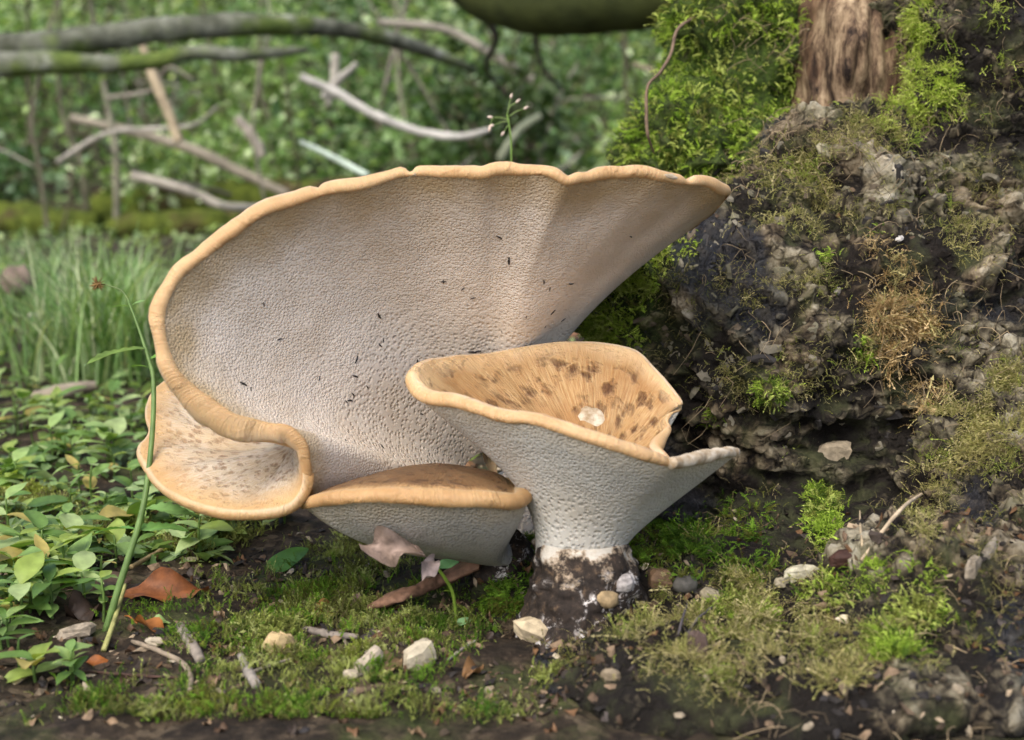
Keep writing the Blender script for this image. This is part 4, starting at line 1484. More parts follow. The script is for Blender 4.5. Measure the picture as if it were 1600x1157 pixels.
PALE = (0.60, 0.52, 0.38)
chunk(118, 998, 62, 22, 26, (0.52, 0.44, 0.33), 'long pale wood chip on dark leaf litter', az=12, tilt=-8, seed=1)
chunk(242, 1012, 30, 16, 18, PALE, 'small round pale wood chip in front of orange-brown leaf', seed=2)
chunk(436, 1022, 50, 36, 30, (0.66, 0.50, 0.26), 'yellowish angular wood chip on moss', az=30, tilt=20, seed=3, sharp=.6)
chunk(570, 1050, 70, 26, 26, (0.58, 0.50, 0.38), 'slanting cream wood chip with split end', az=35, tilt=-25, seed=4, sharp=.6)
chunk(655, 1042, 56, 44, 34, (0.62, 0.55, 0.40), 'blocky cream wood chip at the edge of black soil', az=20, tilt=-15, seed=5, sharp=.55)
chunk(548, 1062, 26, 14, 16, PALE, 'small cream chip lying under the slanting chip', seed=6)
chunk(846, 1000, 90, 42, 36, (0.70, 0.58, 0.38), 'cream wood chunk at left foot of the black stalk', az=-8, tilt=6, seed=7, sharp=.55, up=.3)
chunk(949, 940, 38, 30, 30, (0.50, 0.37, 0.20), 'rounded tan pebble pressed against the black stalk', name='pebble', cat='pebble', seed=8, sharp=.1, smooth=True, up=.1, bvhs=[FB])
chunk(976, 914, 28, 28, 22, (0.66, 0.62, 0.60), 'fluffy white lump against the black stalk', name='wood_lump', cat='wood lump', seed=9, sharp=.4, up=.1, bvhs=[FB])
chunk(1032, 916, 42, 34, 30, (0.20, 0.125, 0.07), 'brown crumbly wood lump right of the black stalk', name='wood_lump', cat='wood lump', seed=10, sharp=.3, up=.3)
chunk(1070, 922, 44, 28, 30, (0.12, 0.115, 0.10), 'dark grey wet pebble beside brown lump', name='pebble', cat='pebble', seed=11, sharp=.15, smooth=True, up=.3)
chunk(1110, 936, 36, 20, 20, (0.42, 0.37, 0.25), 'thin ochre wood chip right of the wet pebble', az=-30, tilt=25, seed=12, sharp=.5)
chunk(1252, 904, 58, 24, 24, (0.70, 0.66, 0.48), 'bright cream angular wood chip on straw moss', az=10, tilt=-12, seed=13, sharp=.6, up=.4)
chunk(1222, 914, 26, 16, 18, (0.45, 0.40, 0.28), 'small buff wood chip left of the bright cream chip', seed=14, sharp=.5)
chunk(1302, 715, 54, 34, 26, (0.42, 0.35, 0.24), 'crumbly buff wood fragment in the dark hollow', name='wood_fragment', cat='wood fragment', seed=15, sharp=.4)
chunk(1320, 878, 48, 24, 26, (0.075, 0.035, 0.025), 'dark reddish wood fragment at the twig foot', name='wood_fragment', cat='wood fragment', seed=16, sharp=.5)
chunk(1290, 243, 30, 22, 18, (0.42, 0.39, 0.26), 'pale olive lichen flake on the mossy ridge', name='wood_chip', seed=17, sharp=.4)
chunk(1405, 376, 14, 10, 10, (0.75, 0.72, 0.68), 'tiny white pebble on the burr', name='pebble', cat='pebble', seed=18, sharp=.2)
chunk(1310, 458, 22, 14, 8, (0.62, 0.55, 0.46), 'tiny pale flake hanging on the burr', az=50, tilt=-40, seed=19, sharp=.4)
chunk(1520, 895, 50, 30, 18, (0.40, 0.34, 0.25), 'buff bark scrap on the wet black root', name='bark_scrap', cat='bark', az=60, seed=20, sharp=.5)
chunk(1545, 865, 60, 16, 16, (0.34, 0.30, 0.23), 'grey splinter on the wet black root', name='bark_scrap', cat='bark', az=40, tilt=-30, seed=21, sharp=.5)
chunk(1090, 1030, 34, 60, 12, (0.13, 0.09, 0.075), 'purplish brown bark scrap in straw moss', name='bark_scrap', cat='bark', seed=22, sharp=.4)
chunk(955, 1060, 30, 20, 20, (0.36, 0.29, 0.19), 'buff crumb of wood in dark soil', seed=23)
chunk(895, 524, 44, 40, 30, (0.36, 0.20, 0.12), 'red-brown wood knob between the great cap and the burr', name='wood_lump', cat='wood lump', seed=24, sharp=.4, up=0.1)
rng = np.random.default_rng(41)
for k in range(70):
    x, y = (rng.uniform(0, 800), rng.uniform(860, 1150)) if k < 42 else (rng.uniform(700, 1500), rng.uniform(960, 1150))
    cc = [(0.45, 0.38, 0.27), (0.10, 0.075, 0.05), (0.05, 0.045, 0.045)][k % 3]
    chunk(x, y, rng.uniform(8, 22), rng.uniform(6, 13), rng.uniform(7, 16), cc, ['crumb of pale wood scattered on the soil', 'crumb of brown wood scattered on the soil', 'crumb of black rotten wood on the soil'][k % 3], name='wood_crumb', cat='wood crumb', az=rng.uniform(0, 180), tilt=rng.uniform(-30, 30), seed=200 + k, sharp=.45,
          group=['pale wood crumbs', 'brown wood crumbs', 'black wood crumbs'][k % 3], n=5)


def stick(name, pts, radpx, col, label, up=4, cat='twig', mat='stick', seg=7, n=22, bump=.3, seed=0, group=None, ds=None):
    """pts in pixels on the ground or stump; optional heights (px) above it"""
    Q = []
    for q in pts:
        p, nr = spot(q[0], q[1])
        s = pxm(p)
        Q.append(p + np.array([0, 0, (q[2] if len(q) > 2 else up) * s]))
    s = pxm(np.array(Q[0]))
    r = np.broadcast_to(np.asarray(radpx, float), (len(Q),)) * s
    V, fc = tube(Q, r, n, seg, bump, seed)
    return solo(name, V, fc, MAT[mat], label, cat, group, True, tinted(len(V), col, seed, .15))


stick('twig', [(282, 985), (296, 1008), (314, 1038)], [8, 9, 8], (0.22, 0.19, 0.155), 'short thick grey twig on moss', seed=1, up=6)
stick('twig', [(376, 1030), (386, 1052), (400, 1075)], [6, 8, 8], (0.26, 0.235, 0.20), 'grey twig stub near the yellowish chip', seed=2, up=6)
stick('twig', [(470, 986), (515, 996), (560, 1000)], [5, 6, 4], (0.22, 0.19, 0.16), 'straight grey twig under the ochre leaf', seed=3, up=5)
stick('twig', [(207, 1006), (250, 1022), (285, 1040), (298, 1062), (296, 1085)], [3.5, 4, 4.5, 4.5, 4], (0.26, 0.21, 0.15), 'thin curved brown twig in front of the grey twig', seed=4)
stick('plant_stalk', [(162, 1020, 3), (180, 990, 22), (198, 958, 46)], [4.5, 4, 3], (0.30, 0.30, 0.11), 'cut yellowish plant stalk leaning over dark leaf', seed=5, cat='stalk', bump=.05)
stick('twig', [(120, 1052), (220, 1060), (300, 1064)], [2.5, 2.5, 2], (0.07, 0.04, 0.03), 'thin dark twig along the litter', seed=6)
stick('twig', [(375, 1062), (420, 1045), (470, 1030)], [3, 3, 2], (0.30, 0.26, 0.21), 'thin pale twig beside the yellowish chip', seed=7)
stick('twig', [(1346, 878, 2), (1380, 838, 10), (1412, 805, 14), (1440, 778, 6)], [3.2, 3.4, 3.2, 2.6], (0.50, 0.40, 0.27), 'pale straw twig leaning across the dark hollow', seed=8, up=6)
stick('twig', [(1347, 855, 2), (1344, 830, 8), (1343, 810, 12)], [2, 2, 1.6], (0.42, 0.34, 0.22), 'short fine straw beside the leaning twig', seed=9)
stick('twig', [(1072, 1002), (1090, 975), (1118, 952)], [2.6, 2.6, 2], (0.10, 0.09, 0.085), 'thin dark grey twig in straw moss', seed=10, up=8)
stick('twig', [(1060, 1000), (1066, 975), (1074, 952)], [2.2, 2.2, 1.6], (0.09, 0.08, 0.085), 'slim blackish twig upright in straw moss', seed=11, up=8)
stick('twig', [(700, 1035), (720, 1020), (745, 1004)], [2.5, 2.5, 2], (0.30, 0.26, 0.24), 'short pale twig on black soil', seed=12)
stick('twig', [(205, 900), (260, 870), (278, 862)], [4, 4, 3], (0.26, 0.20, 0.10), 'brown twig lying behind the red-brown leaf', seed=13, up=14)
stick('twig', [(480, 775, 6), (430, 800, 8), (370, 826, 4)], [2.4, 2.2, 1.5], (0.25, 0.36, 0.14), 'thin green shoot lying below the scaly lobe', seed=14, cat='shoot')
# bark strip
Q = [spot(x, y)[0] + np.array([0, 0, u * pxm(spot(x, y)[0])]) for x, y, u in ((575, 962, 16), (640, 948, 22), (700, 928, 28), (752, 908, 30))]
c_ = spline(np.array(Q), 30)
prof = []
wv = np.interp(np.linspace(0, 1, 30), [0, .15, .8, 1], [.003, .010, .013, .009])
for i in range(30):
    for a in np.linspace(0, 2 * math.pi, 14, endpoint=False):
        prof.append(c_[i] + np.array([0.15 * math.cos(a) * wv[i], math.cos(a) * wv[i], math.sin(a) * wv[i] * (.42)]) + np.array([0, 0, 0]))
V = np.array(prof)
V = V + (0.0035 * fbm(V * 110, 3, 4))[:, None] * np.array([.3, -.5, 1])
I, J = np.meshgrid(np.arange(29), np.arange(14), indexing='ij')
fc = np.stack([I * 14 + J, I * 14 + (J + 1) % 14, (I + 1) * 14 + (J + 1) % 14, (I + 1) * 14 + J], -1).reshape(-1, 4)
solo('bark_strip', V, fc, MAT['dry'], 'rough red-brown bark strip below the small fungus', 'bark', col=tinted(len(V), (0.24, 0.135, 0.085), 3, .25))

# moss and small green stuff on the near ground
gnear = (gV[gF[:, 0], 1] > 0.8) & (gV[gF[:, 0], 1] < 1.65) & (np.abs(gV[gF[:, 0], 0]) < 0.6)
gFn = gF[gnear]
moss('moss_carpet', ground, gV, gFn, 9000, ells([(620, 1000, 130, 60), (420, 990, 130, 45), (520, 880, 90, 45), (600, 860, 60, 40), (330, 1040, 100, 35), (500, 1050, 120, 40), (450, 940, 120, 40), (350, 870, 70, 30, .6), (540, 925, 60, 30), (880, 1060, 60, 20), (180, 1060, 60, 20, .6), (640, 970, 60, 30), (350, 1115, 300, 30), (700, 1110, 150, 26)]), 'floor', 0.0085, FR, seed=21, stand=1.0, droop=.2)
moss('moss_carpet', ground, gV, gFn, 5000, ells([(560, 960, 200, 80), (300, 1000, 150, 60), (700, 980, 60, 50), (640, 1060, 80, 30), (400, 1110, 400, 40)]), 'dark', 0.0085, FR, seed=22, stand=1.0, droop=.2)
moss('moss_carpet', ground, gV, gFn, 5000, ells([(60, 640, 130, 30), (60, 720, 110, 40), (180, 620, 120, 24), (40, 790, 70, 30, .5), (260, 840, 120, 24, .5)]), 'floor', 0.012, FR, seed=23, stand=1.0, droop=.2)
moss('moss_carpet', ground, gV, gFn, 3500, ells([(980, 1060, 120, 30), (870, 1040, 45, 22), (1300, 1100, 250, 40)]), 'dull', 0.009, FW_, seed=24)

# crumbs of bark, leaf and rotten wood, too many to count
def crumb_t(seed):
    r = np.random.default_rng(seed)
    k = 6
    an = np.linspace(0, 2 * math.pi, k, endpoint=False) + r.uniform(-.35, .35, k)
    ra = r.uniform(.45, 1.1, k)
    el_ = r.uniform(.35, 1.0)
    V = np.vstack([np.stack([np.cos(an) * ra, np.sin(an) * ra * el_, r.uniform(-.15, .25, k)], 1), [[0, 0, .28]], [[0, 0, -.2]]])
    j = np.arange(k)
    return V, np.vstack([np.stack([j, (j + 1) % k, np.full(k, 6)], 1), np.stack([(j + 1) % k, j, np.full(k, 7)], 1)])


CT = [crumb_t(i) for i in range(8)]
CCOL = np.array([(0.035, 0.026, 0.02), (0.02, 0.017, 0.015), (0.09, 0.06, 0.038), (0.17, 0.12, 0.075), (0.30, 0.235, 0.155), (0.12, 0.065, 0.03), (0.06, 0.05, 0.045), (0.48, 0.41, 0.30)])


def crumbs(name, root, V, Fq, n, dens, size, seed, pr=None):
    rng = np.random.default_rng(seed)

    def mask(c, nr):
        px, py, pd = proj(c)
        return np.clip(dens(px, py, pd, c, nr), 0, None)
    p, nr = samples(V, Fq, n, rng, mask)
    pr = np.array(pr or [.2, .14, .2, .16, .1, .1, .06, .04])
    cl = CCOL[rng.choice(8, n, p=pr / pr.sum())] * rng.uniform(.7, 1.3, (n, 1))
    sz = size * (0.35 + rng.random(n) ** 2.2 * 1.7)
    Vm, Fm, Cm = scatter(CT, p + nr * (sz * .1)[:, None], nr + rng.normal(0, .45, (n, 3)), rng.normal(0, 1, (n, 3)), sz, cl, rng)
    o = part(name, Vm, Fm, MAT['dry'], root, smooth=False, col=Cm)
    o['kind'] = 'stuff'


crumbs('litter_crumbs', ground, gV, gFn, 7000, lambda px, py, pd, c, nr: ((py > 820) | (px > 300)) * np.clip(.35 + fbm(c * 14, 2, 3), .05, 1) * (1 - .7 * sstep(1.25, 1.6, pd)), 0.0042, 1)
crumbs('bark_crumbs', stump, sV, sF, 200, lambda px, py, pd, c, nr: (pd < 1.36) * (np.sum(nr * (CAM - c), 1) > -.2) * (nr[:, 2] > -.4) * np.clip(.4 + fbm(c * 14, 2, 3), .05, 1), 0.0030, 2, [.2, .2, .2, .12, .02, .1, .06, .0])
crumbs('bark_crumbs', stump, sV, sF, 2200, lambda px, py, pd, c, nr: (pd < 1.25) * (nr[:, 2] > 0) * (py > 800) * np.clip(.4 + fbm(c * 14, 2, 3), .05, 1), 0.0038, 3, [.24, .2, .2, .14, .06, .1, .06, .015])

# ------------------------------------------------------------------ herbs
GREENS = [(0.12, 0.21, 0.05), (0.18, 0.29, 0.08), (0.25, 0.36, 0.12), (0.09, 0.17, 0.04), (0.31, 0.40, 0.17), (0.24, 0.32, 0.07)]


def herb(base, h, n, Lw, seed, label, group, name='woodland_herb', lean=(0, 0), col=None, Wr=0.55):
    r = np.random.default_rng(seed)
    base = np.asarray(base, float)
    root = thing(name, label, 'herb', base, group)
    top = base + np.array([lean[0], lean[1], h])
    q = [base - [0, 0, .004], base * .5 + top * .5 + r.normal(0, h * .05, 3) * [1, 1, 0], top]
    V, fc = tube(q, [.0012, .0011, .0008], 8, 5)
    part('stem', V, fc, MAT['grass'], root, col=tinted(len(V), (0.12, 0.20, 0.05), seed))
    for k in range(n):
        f = 0.45 + 0.55 * (k // 2) / max(1, (n - 1) // 2)
        pt = q[0] * (1 - f) ** 2 + 2 * q[1] * f * (1 - f) + q[2] * f * f
        L = Lw * r.uniform(.7, 1.2)
        V, fc = leaf(L, L * Wr, r.uniform(.1, .35), r.uniform(.2, .9), 0, 7, 5, 0, .15, seed + k)
        az = (k % 2) * math.pi + (k // 2) * 1.5 + r.uniform(-.5, .5) + seed
        R = rotm('Z', az) @ rotm('Y', r.uniform(-.75, -.05)) @ rotm('X', r.uniform(-.3, .3))
        V = V @ R.T + pt
        part('leaf', V, fc, MAT['leaf'], root, col=tinted(len(V), (col or ((0.36, 0.30, 0.09) if r.random() < .05 else GREENS[int(r.integers(0, 6))])), seed + k, .1))
    return root


rng = np.random.default_rng(8)
HL = ['low leafy woodland herb growing in the carpet of greenery', 'narrow-leaved woodland herb growing in the carpet of greenery']
for k in range(120):
    y = 575 + 400 * rng.random() ** 1.2
    xm = 260 if y < 800 else (330 if y < 860 else 190)
    x = rng.uniform(-60, xm)
    if k >= 100:
        x, y = rng.uniform(-50, 130), rng.uniform(880, 1080)
    p = G(x, y)
    herb(p, rng.uniform(.012, .035) * (1 if y > 800 else 1.3), int(rng.integers(4, 8)), rng.uniform(.014, .040), 300 + k, HL[k % 2], ['broad-leaved herbs on the floor', 'narrow-leaved herbs on the floor'][k % 2], Wr=[.62, .38][k % 2])
for k, (x, y, h) in enumerate(((290, 850, .03), (315, 870, .035), (345, 842, .02), (400, 826, .02), (445, 818, .02), (690, 965, .0), (20, 985, .03), (15, 870, .05), (130, 955, .03))):
    if h > 0:
        herb(G(x, y), h, 5, .03, 500 + k, 'bright green seedling at the edge of the bare soil', 'seedlings at the soil edge', 'seedling')

# tall herb stem with toothed leaf and seed head, in front of the greenery
p0 = G(165, 985)
D0 = (p0 - CAM) @ FW
tall = thing('tall_herb', 'tall thin green herb stem with small toothed leaves left of the great fungus', 'herb', p0)
stem = PL([(165, 987, D0), (185, 920, D0), (222, 800, D0 + .01), (237, 690, D0 + .03), (240, 600, D0 + .05), (232, 560, D0 + .06), (212, 500, D0 + .07), (200, 470, D0 + .08)])
V, fc = tube(stem, [.0028, .0026, .0023, .002, .0018, .0015, .001, .0008], 50, 7)
part('stem', V, fc, MAT['grass'], tall, col=tinted(len(V), (0.14, 0.23, 0.07), 1))
for (x, y, D, L, az, ti, cc) in ((226, 545, D0 + .06, 100, 178, -4, (0.26, 0.40, 0.22)), (230, 562, D0 + .06, 45, 20, 15, (0.15, 0.32, 0.06)), (232, 575, D0 + .055, 36, 150, 10, (0.15, 0.30, 0.06)), (205, 478, D0 + .08, 26, 0, 30, (.18, .32, .1)), (204, 480, D0 + .08, 30, 170, 10, (.18, .32, .1)),
                                 (214, 828, D0 + .01, 70, 170, 5, (0.12, 0.28, 0.06)), (214, 828, D0 + .01, 80, 15, 5, (0.15, 0.30, 0.08)), (225, 795, D0 + .01, 90, 10, -2, (0.2, 0.36, 0.12))):
    b = P(x, y, D)
    s = D / F
    V, fc = leaf(L * s, L * s * .36, .25, .45, 0, 15, 5, .16, .2, int(L))
    V = V @ (rotm('Z', math.radians(az)) @ rotm('Y', math.radians(-ti)) @ rotm('X', .25)).T + b
    part('leaf', V, fc, MAT['leaf'], tall, col=tinted(len(V), cc, 3))
# brownish seed head on its arching stalk
q = PL([(205, 478, D0 + .08), (190, 455, D0 + .1), (165, 445, D0 + .12)])
V, fc = tube(q, [.0007, .0006, .0006], 14, 5)
fst = part('flower_stalk', V, fc, MAT['grass'], tall, col=tinted(len(V), (0.16, 0.22, 0.08), 1))
hd = []
for k in range(40):
    d = rng.normal(0, 1, 3)
    d /= np.linalg.norm(d)
    hd.append(tube([P(152, 444, D0 + .12), P(152, 444, D0 + .12) + d * .0065], [.0008, .0002], 3, 4))
V, fc = join(hd)
part('seed_head', V, fc, MAT['dry'], fst, col=tinted(len(V), (0.20, 0.12, 0.04), 1))

# leafy sprout by the bark strip
p0 = spot(712, 975)[0]
D1_ = (p0 - CAM) @ FW
sp = thing('sprout', 'small green sprout with two leaves in front of the bark strip', 'sprout', p0)
V, fc = tube(PL([(714, 978, D1_), (708, 930, D1_ - .003), (696, 905, D1_ - .006), (682, 886, D1_ - .01)]), [.0012, .0014, .0014, .0012], 20, 6)
part('stem', V, fc, MAT['grass'], sp, col=tinted(len(V), (0.20, 0.30, 0.04), 1))
for (x, y, L, az, cc) in ((682, 888, 40, 20, (.16, .34, .14)), (684, 888, 26, 160, (.28, .40, .05)), (712, 976, 30, 20, (.2, .36, .16)), (705, 925, 20, 200, (.3, .42, .06))):
    V, fc = leaf(L / F, L / F * .55, .2, .5, 0, 7, 5, 0, .2, L)
    V = V @ (rotm('Z', math.radians(az)) @ rotm('Y', -.3) @ rotm('X', .5)).T + P(x, y, D1_ - .01)
    part('leaf', V, fc, MAT['leaf'], sp, col=tinted(len(V), cc, 3))

# grass tuft
def tuft(name, base, n, L, spread, label, seed, cols, root_r=.05, group=None):
    r = np.random.default_rng(seed)
    V_, F_, C_, off = [], [], [], 0
    base = np.asarray(base)
    for k in range(n):
        az = r.uniform(0, 2 * math.pi)
        l = L * r.uniform(.5, 1.15)
        b = base + np.array([r.normal(0, root_r), r.normal(0, root_r), 0])
        d = np.array([math.cos(az), math.sin(az), 0])
        s = np.linspace(0, 1, 7)
        sp_ = spread * r.uniform(.3, 1.3)
        c = b + np.outer(sp_ * s ** 1.6 * l, d) + np.outer((s - .45 * sp_ * s ** 2.6) * l, [0, 0, 1])
        w = .0016 * (1 - s ** 2) + .0002
        side = np.cross(d, [0, 0, 1])
        V_.append(np.stack([c - side * w[:, None], c + side * w[:, None]], 1).reshape(-1, 3))
        i = np.arange(6) * 2
        F_.append(np.stack([i, i + 1, i + 3, i + 2], 1) + off)
        off += 14
        C_.append(np.tile(np.array(cols[int(r.integers(0, len(cols)))]) * r.uniform(.7, 1.2), (14, 1)))
    root = thing(name, label, 'grass', base, group)
    o = part('blades', np.vstack(V_), np.vstack(F_), MAT['grass'], root, col=np.vstack(C_))
    o['kind'] = 'stuff'
    return root


GR = [(0.12, 0.22, 0.06), (0.20, 0.32, 0.11), (0.29, 0.40, 0.19), (0.08, 0.16, 0.045), (0.40, 0.45, 0.27)]
tuft('grass_tuft', G(165, 590), 420, .23, .8, 'large arching tuft of grass behind the tall herb', 1, GR, .05)
tuft('grass_tuft', G(60, 560), 150, .16, .9, 'small low tuft of grass at the left', 2, GR, .06)
for k, (x, y) in enumerate(((20, 480), (250, 520), (120, 460), (40, 420), (300, 450), (215, 470))):
    tuft('grass_tuft', G(x, y), 80, .14, .9, 'loose clump of grass among pale herbs', 5 + k, GR, .10, 'grass clumps among the herbs')

# carpet of small leaves, too many to count
def leaf_tmpl(seed):
    r = np.random.default_rng(seed)
    f = r.uniform(.1, .3)
    w = r.uniform(.22, .36)
    V = np.array([[0, 0, 0], [.35, w, f * w], [.75, w * .7, f * w - .06], [1, 0, -.14], [.75, -w * .7, f * w - .06], [.35, -w, f * w], [.4, 0, 0], [.75, 0, -.05]])
    T = np.array([[0, 6, 1], [1, 6, 7], [1, 7, 2], [2, 7, 3], [0, 5, 6], [5, 7, 6], [5, 4, 7], [4, 3, 7]])
    V = V[:, [0, 1, 2]]
    return V, T


LT = [leaf_tmpl(i) for i in range(6)]


def far_tmpl(seed):
    w = .24 + .03 * seed
    return np.array([[0, 0, 0], [.5, w, .07], [1, 0, -.12], [.5, -w, .07], [.5, 0, 0]]), np.array([[0, 4, 1], [1, 4, 2], [0, 3, 4], [3, 2, 4]])


LF = [far_tmpl(i) for i in range(5)]


def leaf_cloud(pos, size, rng, cols, flat=0.6, tilt=0.5, tm=None):
    n = len(pos)
    z = np.array([0, 0, 1.0]) * flat + rng.normal(0, tilt, (n, 3))
    x = rng.normal(0, 1, (n, 3)) + np.array([0, 0, -.2])
    cols = np.array(cols)
    cl = cols[np.clip((len(cols) * (0.5 + 0.7 * fbm(pos * 4, 2, 6)) + rng.normal(0, 1.2, n)).astype(int), 0, len(cols) - 1)] * rng.uniform(.7, 1.3, (n, 1))
    return scatter(tm or LF, pos, z, x, size, cl, rng)


rng = np.random.default_rng(19)
n = 20000
yy = 1.12 + 7.7 * rng.random(n) ** 1.8
xx = (rng.random(n) - .5) * (0.95 * yy + .3)
wide = np.arange(n) >= 14500
xx[wide] = np.sign(xx[wide]) * (np.abs(xx[wide]) + .45 * yy[wide])
near_bare = (yy < 1.42) & (xx > -0.24)
keep = ~near_bare & ~((xx > 0.02) & (yy < 1.9)) & (fbm(np.stack([xx, yy, 0 * xx], 1) * 3.2, 3, 15) > -0.30)
xx, yy = xx[keep], yy[keep]
zz = gh(xx, yy) + rng.random(len(xx)) ** 1.5 * (0.012 + 0.035 * sstep(1.2, 3.5, yy))
V, fc, cl = leaf_cloud(np.stack([xx, yy, zz], 1), rng.uniform(.012, .028, len(xx)) * (1 + .45 * sstep(1.6, 5, yy)), rng,
                       [(0.07, 0.13, 0.04), (0.12, 0.20, 0.06), (0.17, 0.26, 0.10), (0.23, 0.33, 0.15), (0.34, 0.44, 0.20), (0.20, 0.28, 0.07)], 1.0, .40, LT)
gc = link('ground_cover', mesh_np('ground_cover', V, fc, False, cl), MAT['leaf'])
gc['kind'] = 'stuff'
tag(gc, 'carpet of low green woodland leaves covering the forest floor', 'ground cover')

# ------------------------------------------------------------------ background: branches, logs, saplings, shrubs
def bgstick(name, pts, rad, col, label, cat='stick', n=40, seg=10, bump=.25, seed=0, mat='far_stick', group=None, twigs=None):
    Q = PL(pts)
    V, fc = tube(Q, rad, n, seg, bump, seed)
    r = np.random.default_rng(seed)
    c = np.tile(np.array(col), (len(V), 1))
    return solo(name, V, fc, MAT[mat], label, cat, group, True, c)


m = Mt('mossy_branch', 0.85, 0.15)
v = m.co()
up_ = m.n('SeparateXYZ')
m.put(up_.inputs[0], m.n('NewGeometry').outputs['Normal'])
barkc = m.ramp(m.noise(v, 14, 5), [(0.35, (0.06, 0.065, 0.045)), (0.6, (0.17, 0.18, 0.14)), (0.72, (0.42, 0.42, 0.38))])
mossc = m.ramp(m.noise(v, 35, 4), [(0.3, (0.05, 0.085, 0.015)), (0.7, (0.13, 0.18, 0.035))])
fac = m.ramp(m.noise(v, 6, 4), [(0.46, 0.0), (0.60, 0.9)])
m.color(m.mix(fac, barkc, mossc))
m.bump(m.noise(v, 30, 5), .7, .012)
MAT['mossbranch'] = m.m
m = Mt('green_trunk', 0.8, 0.15)
v = m.co()
m.color(m.ramp(m.noise(v, 9, 5), [(0.3, (0.018, 0.024, 0.007)), (0.7, (0.050, 0.060, 0.016))]))
m.bump(m.noise(v, 22, 5), .5, .01)
MAT['greentrunk'] = m.m
m = Mt('mossy_log', 0.9, 0.1)
v = m.co()
m.color(m.mix(m.ramp(m.noise(v, 7, 4), [(0.36, 0.0), (0.5, 1.0)]), m.ramp(m.noise(v, 18, 4), [(0.3, (0.02, 0.013, 0.008)), (0.7, (0.10, 0.07, 0.04))]), m.ramp(m.noise(v, 25, 4), [(0.3, (0.035, 0.05, 0.010)), (0.7, (0.11, 0.14, 0.022))])))
m.bump(m.noise(v, 25, 6), .8, .02)
MAT['mosslog'] = m.m

bgstick('fallen_branch', [(-900, 150, 3.1), (-260, 92, 3.3), (-60, 86, 3.35), (60, 74, 3.4), (160, 60, 3.45), (260, 46, 3.5), (400, 38, 3.6), (520, 44, 3.75), (640, 70, 3.95), (740, 110, 4.1)], [.052, .046, .043, .038, .034, .031, .028, .024, .020, .014], (0.3, 0.3, 0.3), 'thick mossy grey branch with pale lichen hanging across the wood', 'branch', 60, 14, .25, 3, 'mossbranch')
bgstick('fallen_branch', [(-900, 175, 3.1), (-260, 118, 3.3), (-60, 108, 3.32), (60, 99, 3.35), (170, 100, 3.4), (240, 95, 3.42), (300, 82, 3.45), (380, 86, 3.5), (480, 78, 3.6)], [.042, .034, .032, .028, .022, .020, .018, .016, .010], (0.2, 0.2, 0.15), 'thinner dark mossy branch just below the thick one', 'branch', 60, 12, .25, 5, 'mossbranch')
bgstick('leaning_trunk', [(640, -160, 3.6), (760, -25, 3.45), (850, 0, 3.3), (960, -2, 3.15), (1080, -20, 3.0), (1250, -70, 2.85), (1500, -150, 2.7)], [.12, .085, .082, .075, .075, .08, .085], (0.1, 0.1, 0.05), 'dark green leaning trunk crossing above the great cap', 'trunk', 60, 20, .12, 7, 'greentrunk')
for k, (pts, rr) in enumerate((([(775, -40, 3.7), (758, 20, 3.72), (776, 60, 3.75), (760, 105, 3.8), (790, 150, 3.9)], .012), ([(860, 20, 3.75), (838, 60, 3.8), (850, 110, 3.85), (880, 140, 3.95)], .008))):
    bgstick('hanging_limb', pts, [rr, rr * .9, rr * .8, rr * .6, rr * .3][:len(pts)], (0.045, 0.04, 0.028), ['crooked dark limb hanging below the leaning trunk', 'thin forked dark limb under the leaning trunk'][k], 'limb', 40, 8, .5, 9 + k)
bgstick('dead_stick', [(470, 120, 3.6), (525, 145, 3.6), (590, 182, 3.6), (660, 207, 3.6), (720, 214, 3.6), (765, 203, 3.6)], [.011, .0125, .012, .011, .010, .006], (0.44, 0.43, 0.39), 'long curved whitish dead stick above the great cap', seed=13)
bgstick('dead_stick', [(505, 155, 3.9), (530, 125, 3.9), (558, 100, 3.9)], [.013, .012, .008], (0.42, 0.40, 0.35), 'short whitish stick crossing the curved one', seed=15)
bgstick('dead_stick', [(524, 85, 4.0), (522, 130, 4.0), (512, 165, 4.0)], [.012, .013, .010], (0.40, 0.38, 0.32), 'short upright pale stick behind the crossing stick', seed=16)
bgstick('dead_stick', [(590, 35, 4.2), (690, 45, 4.2), (760, 80, 4.2), (830, 125, 4.2), (875, 155, 4.2)], [.012, .013, .014, .014, .012], (0.28, 0.26, 0.21), 'grey dead stick slanting under the leaning trunk', seed=17)
bgstick('dead_stick', [(222, 70, 4.0), (240, 120, 4.0), (262, 175, 4.0), (280, 222, 4.0)], [.012, .015, .015, .013], (0.40, 0.33, 0.22), 'straight tan stick slanting below the branches', seed=18)
bgstick('dead_stick', [(205, 275, 3.9), (260, 288, 3.9), (310, 305, 3.9), (350, 322, 3.9), (410, 326, 4.0)], [.013, .014, .013, .012, .012], (0.36, 0.33, 0.27), 'long pale stick lying before the mossy log', seed=19)
bgstick('dead_stick', [(110, 185, 4.6), (200, 205, 4.6), (290, 230, 4.6), (360, 262, 4.6), (450, 305, 4.6)], [.014, .016, .018, .018, .014], (0.28, 0.25, 0.19), 'grey brown stick resting on the mossy log', seed=20)
bgstick('dead_stick', [(370, 185, 4.4), (395, 215, 4.4), (410, 245, 4.4)], [.015, .018, .015], (0.32, 0.29, 0.24), 'stubby pale stick leaning on the mossy log', seed=21)
bgstick('dead_stick', [(1015, 235, 3.8), (1010, 165, 3.8), (1030, 120, 3.85), (990, 100, 3.9)], [.010, .010, .008, .006], (0.22, 0.18, 0.13), 'bent brown stick behind the mossy trunk', seed=22)
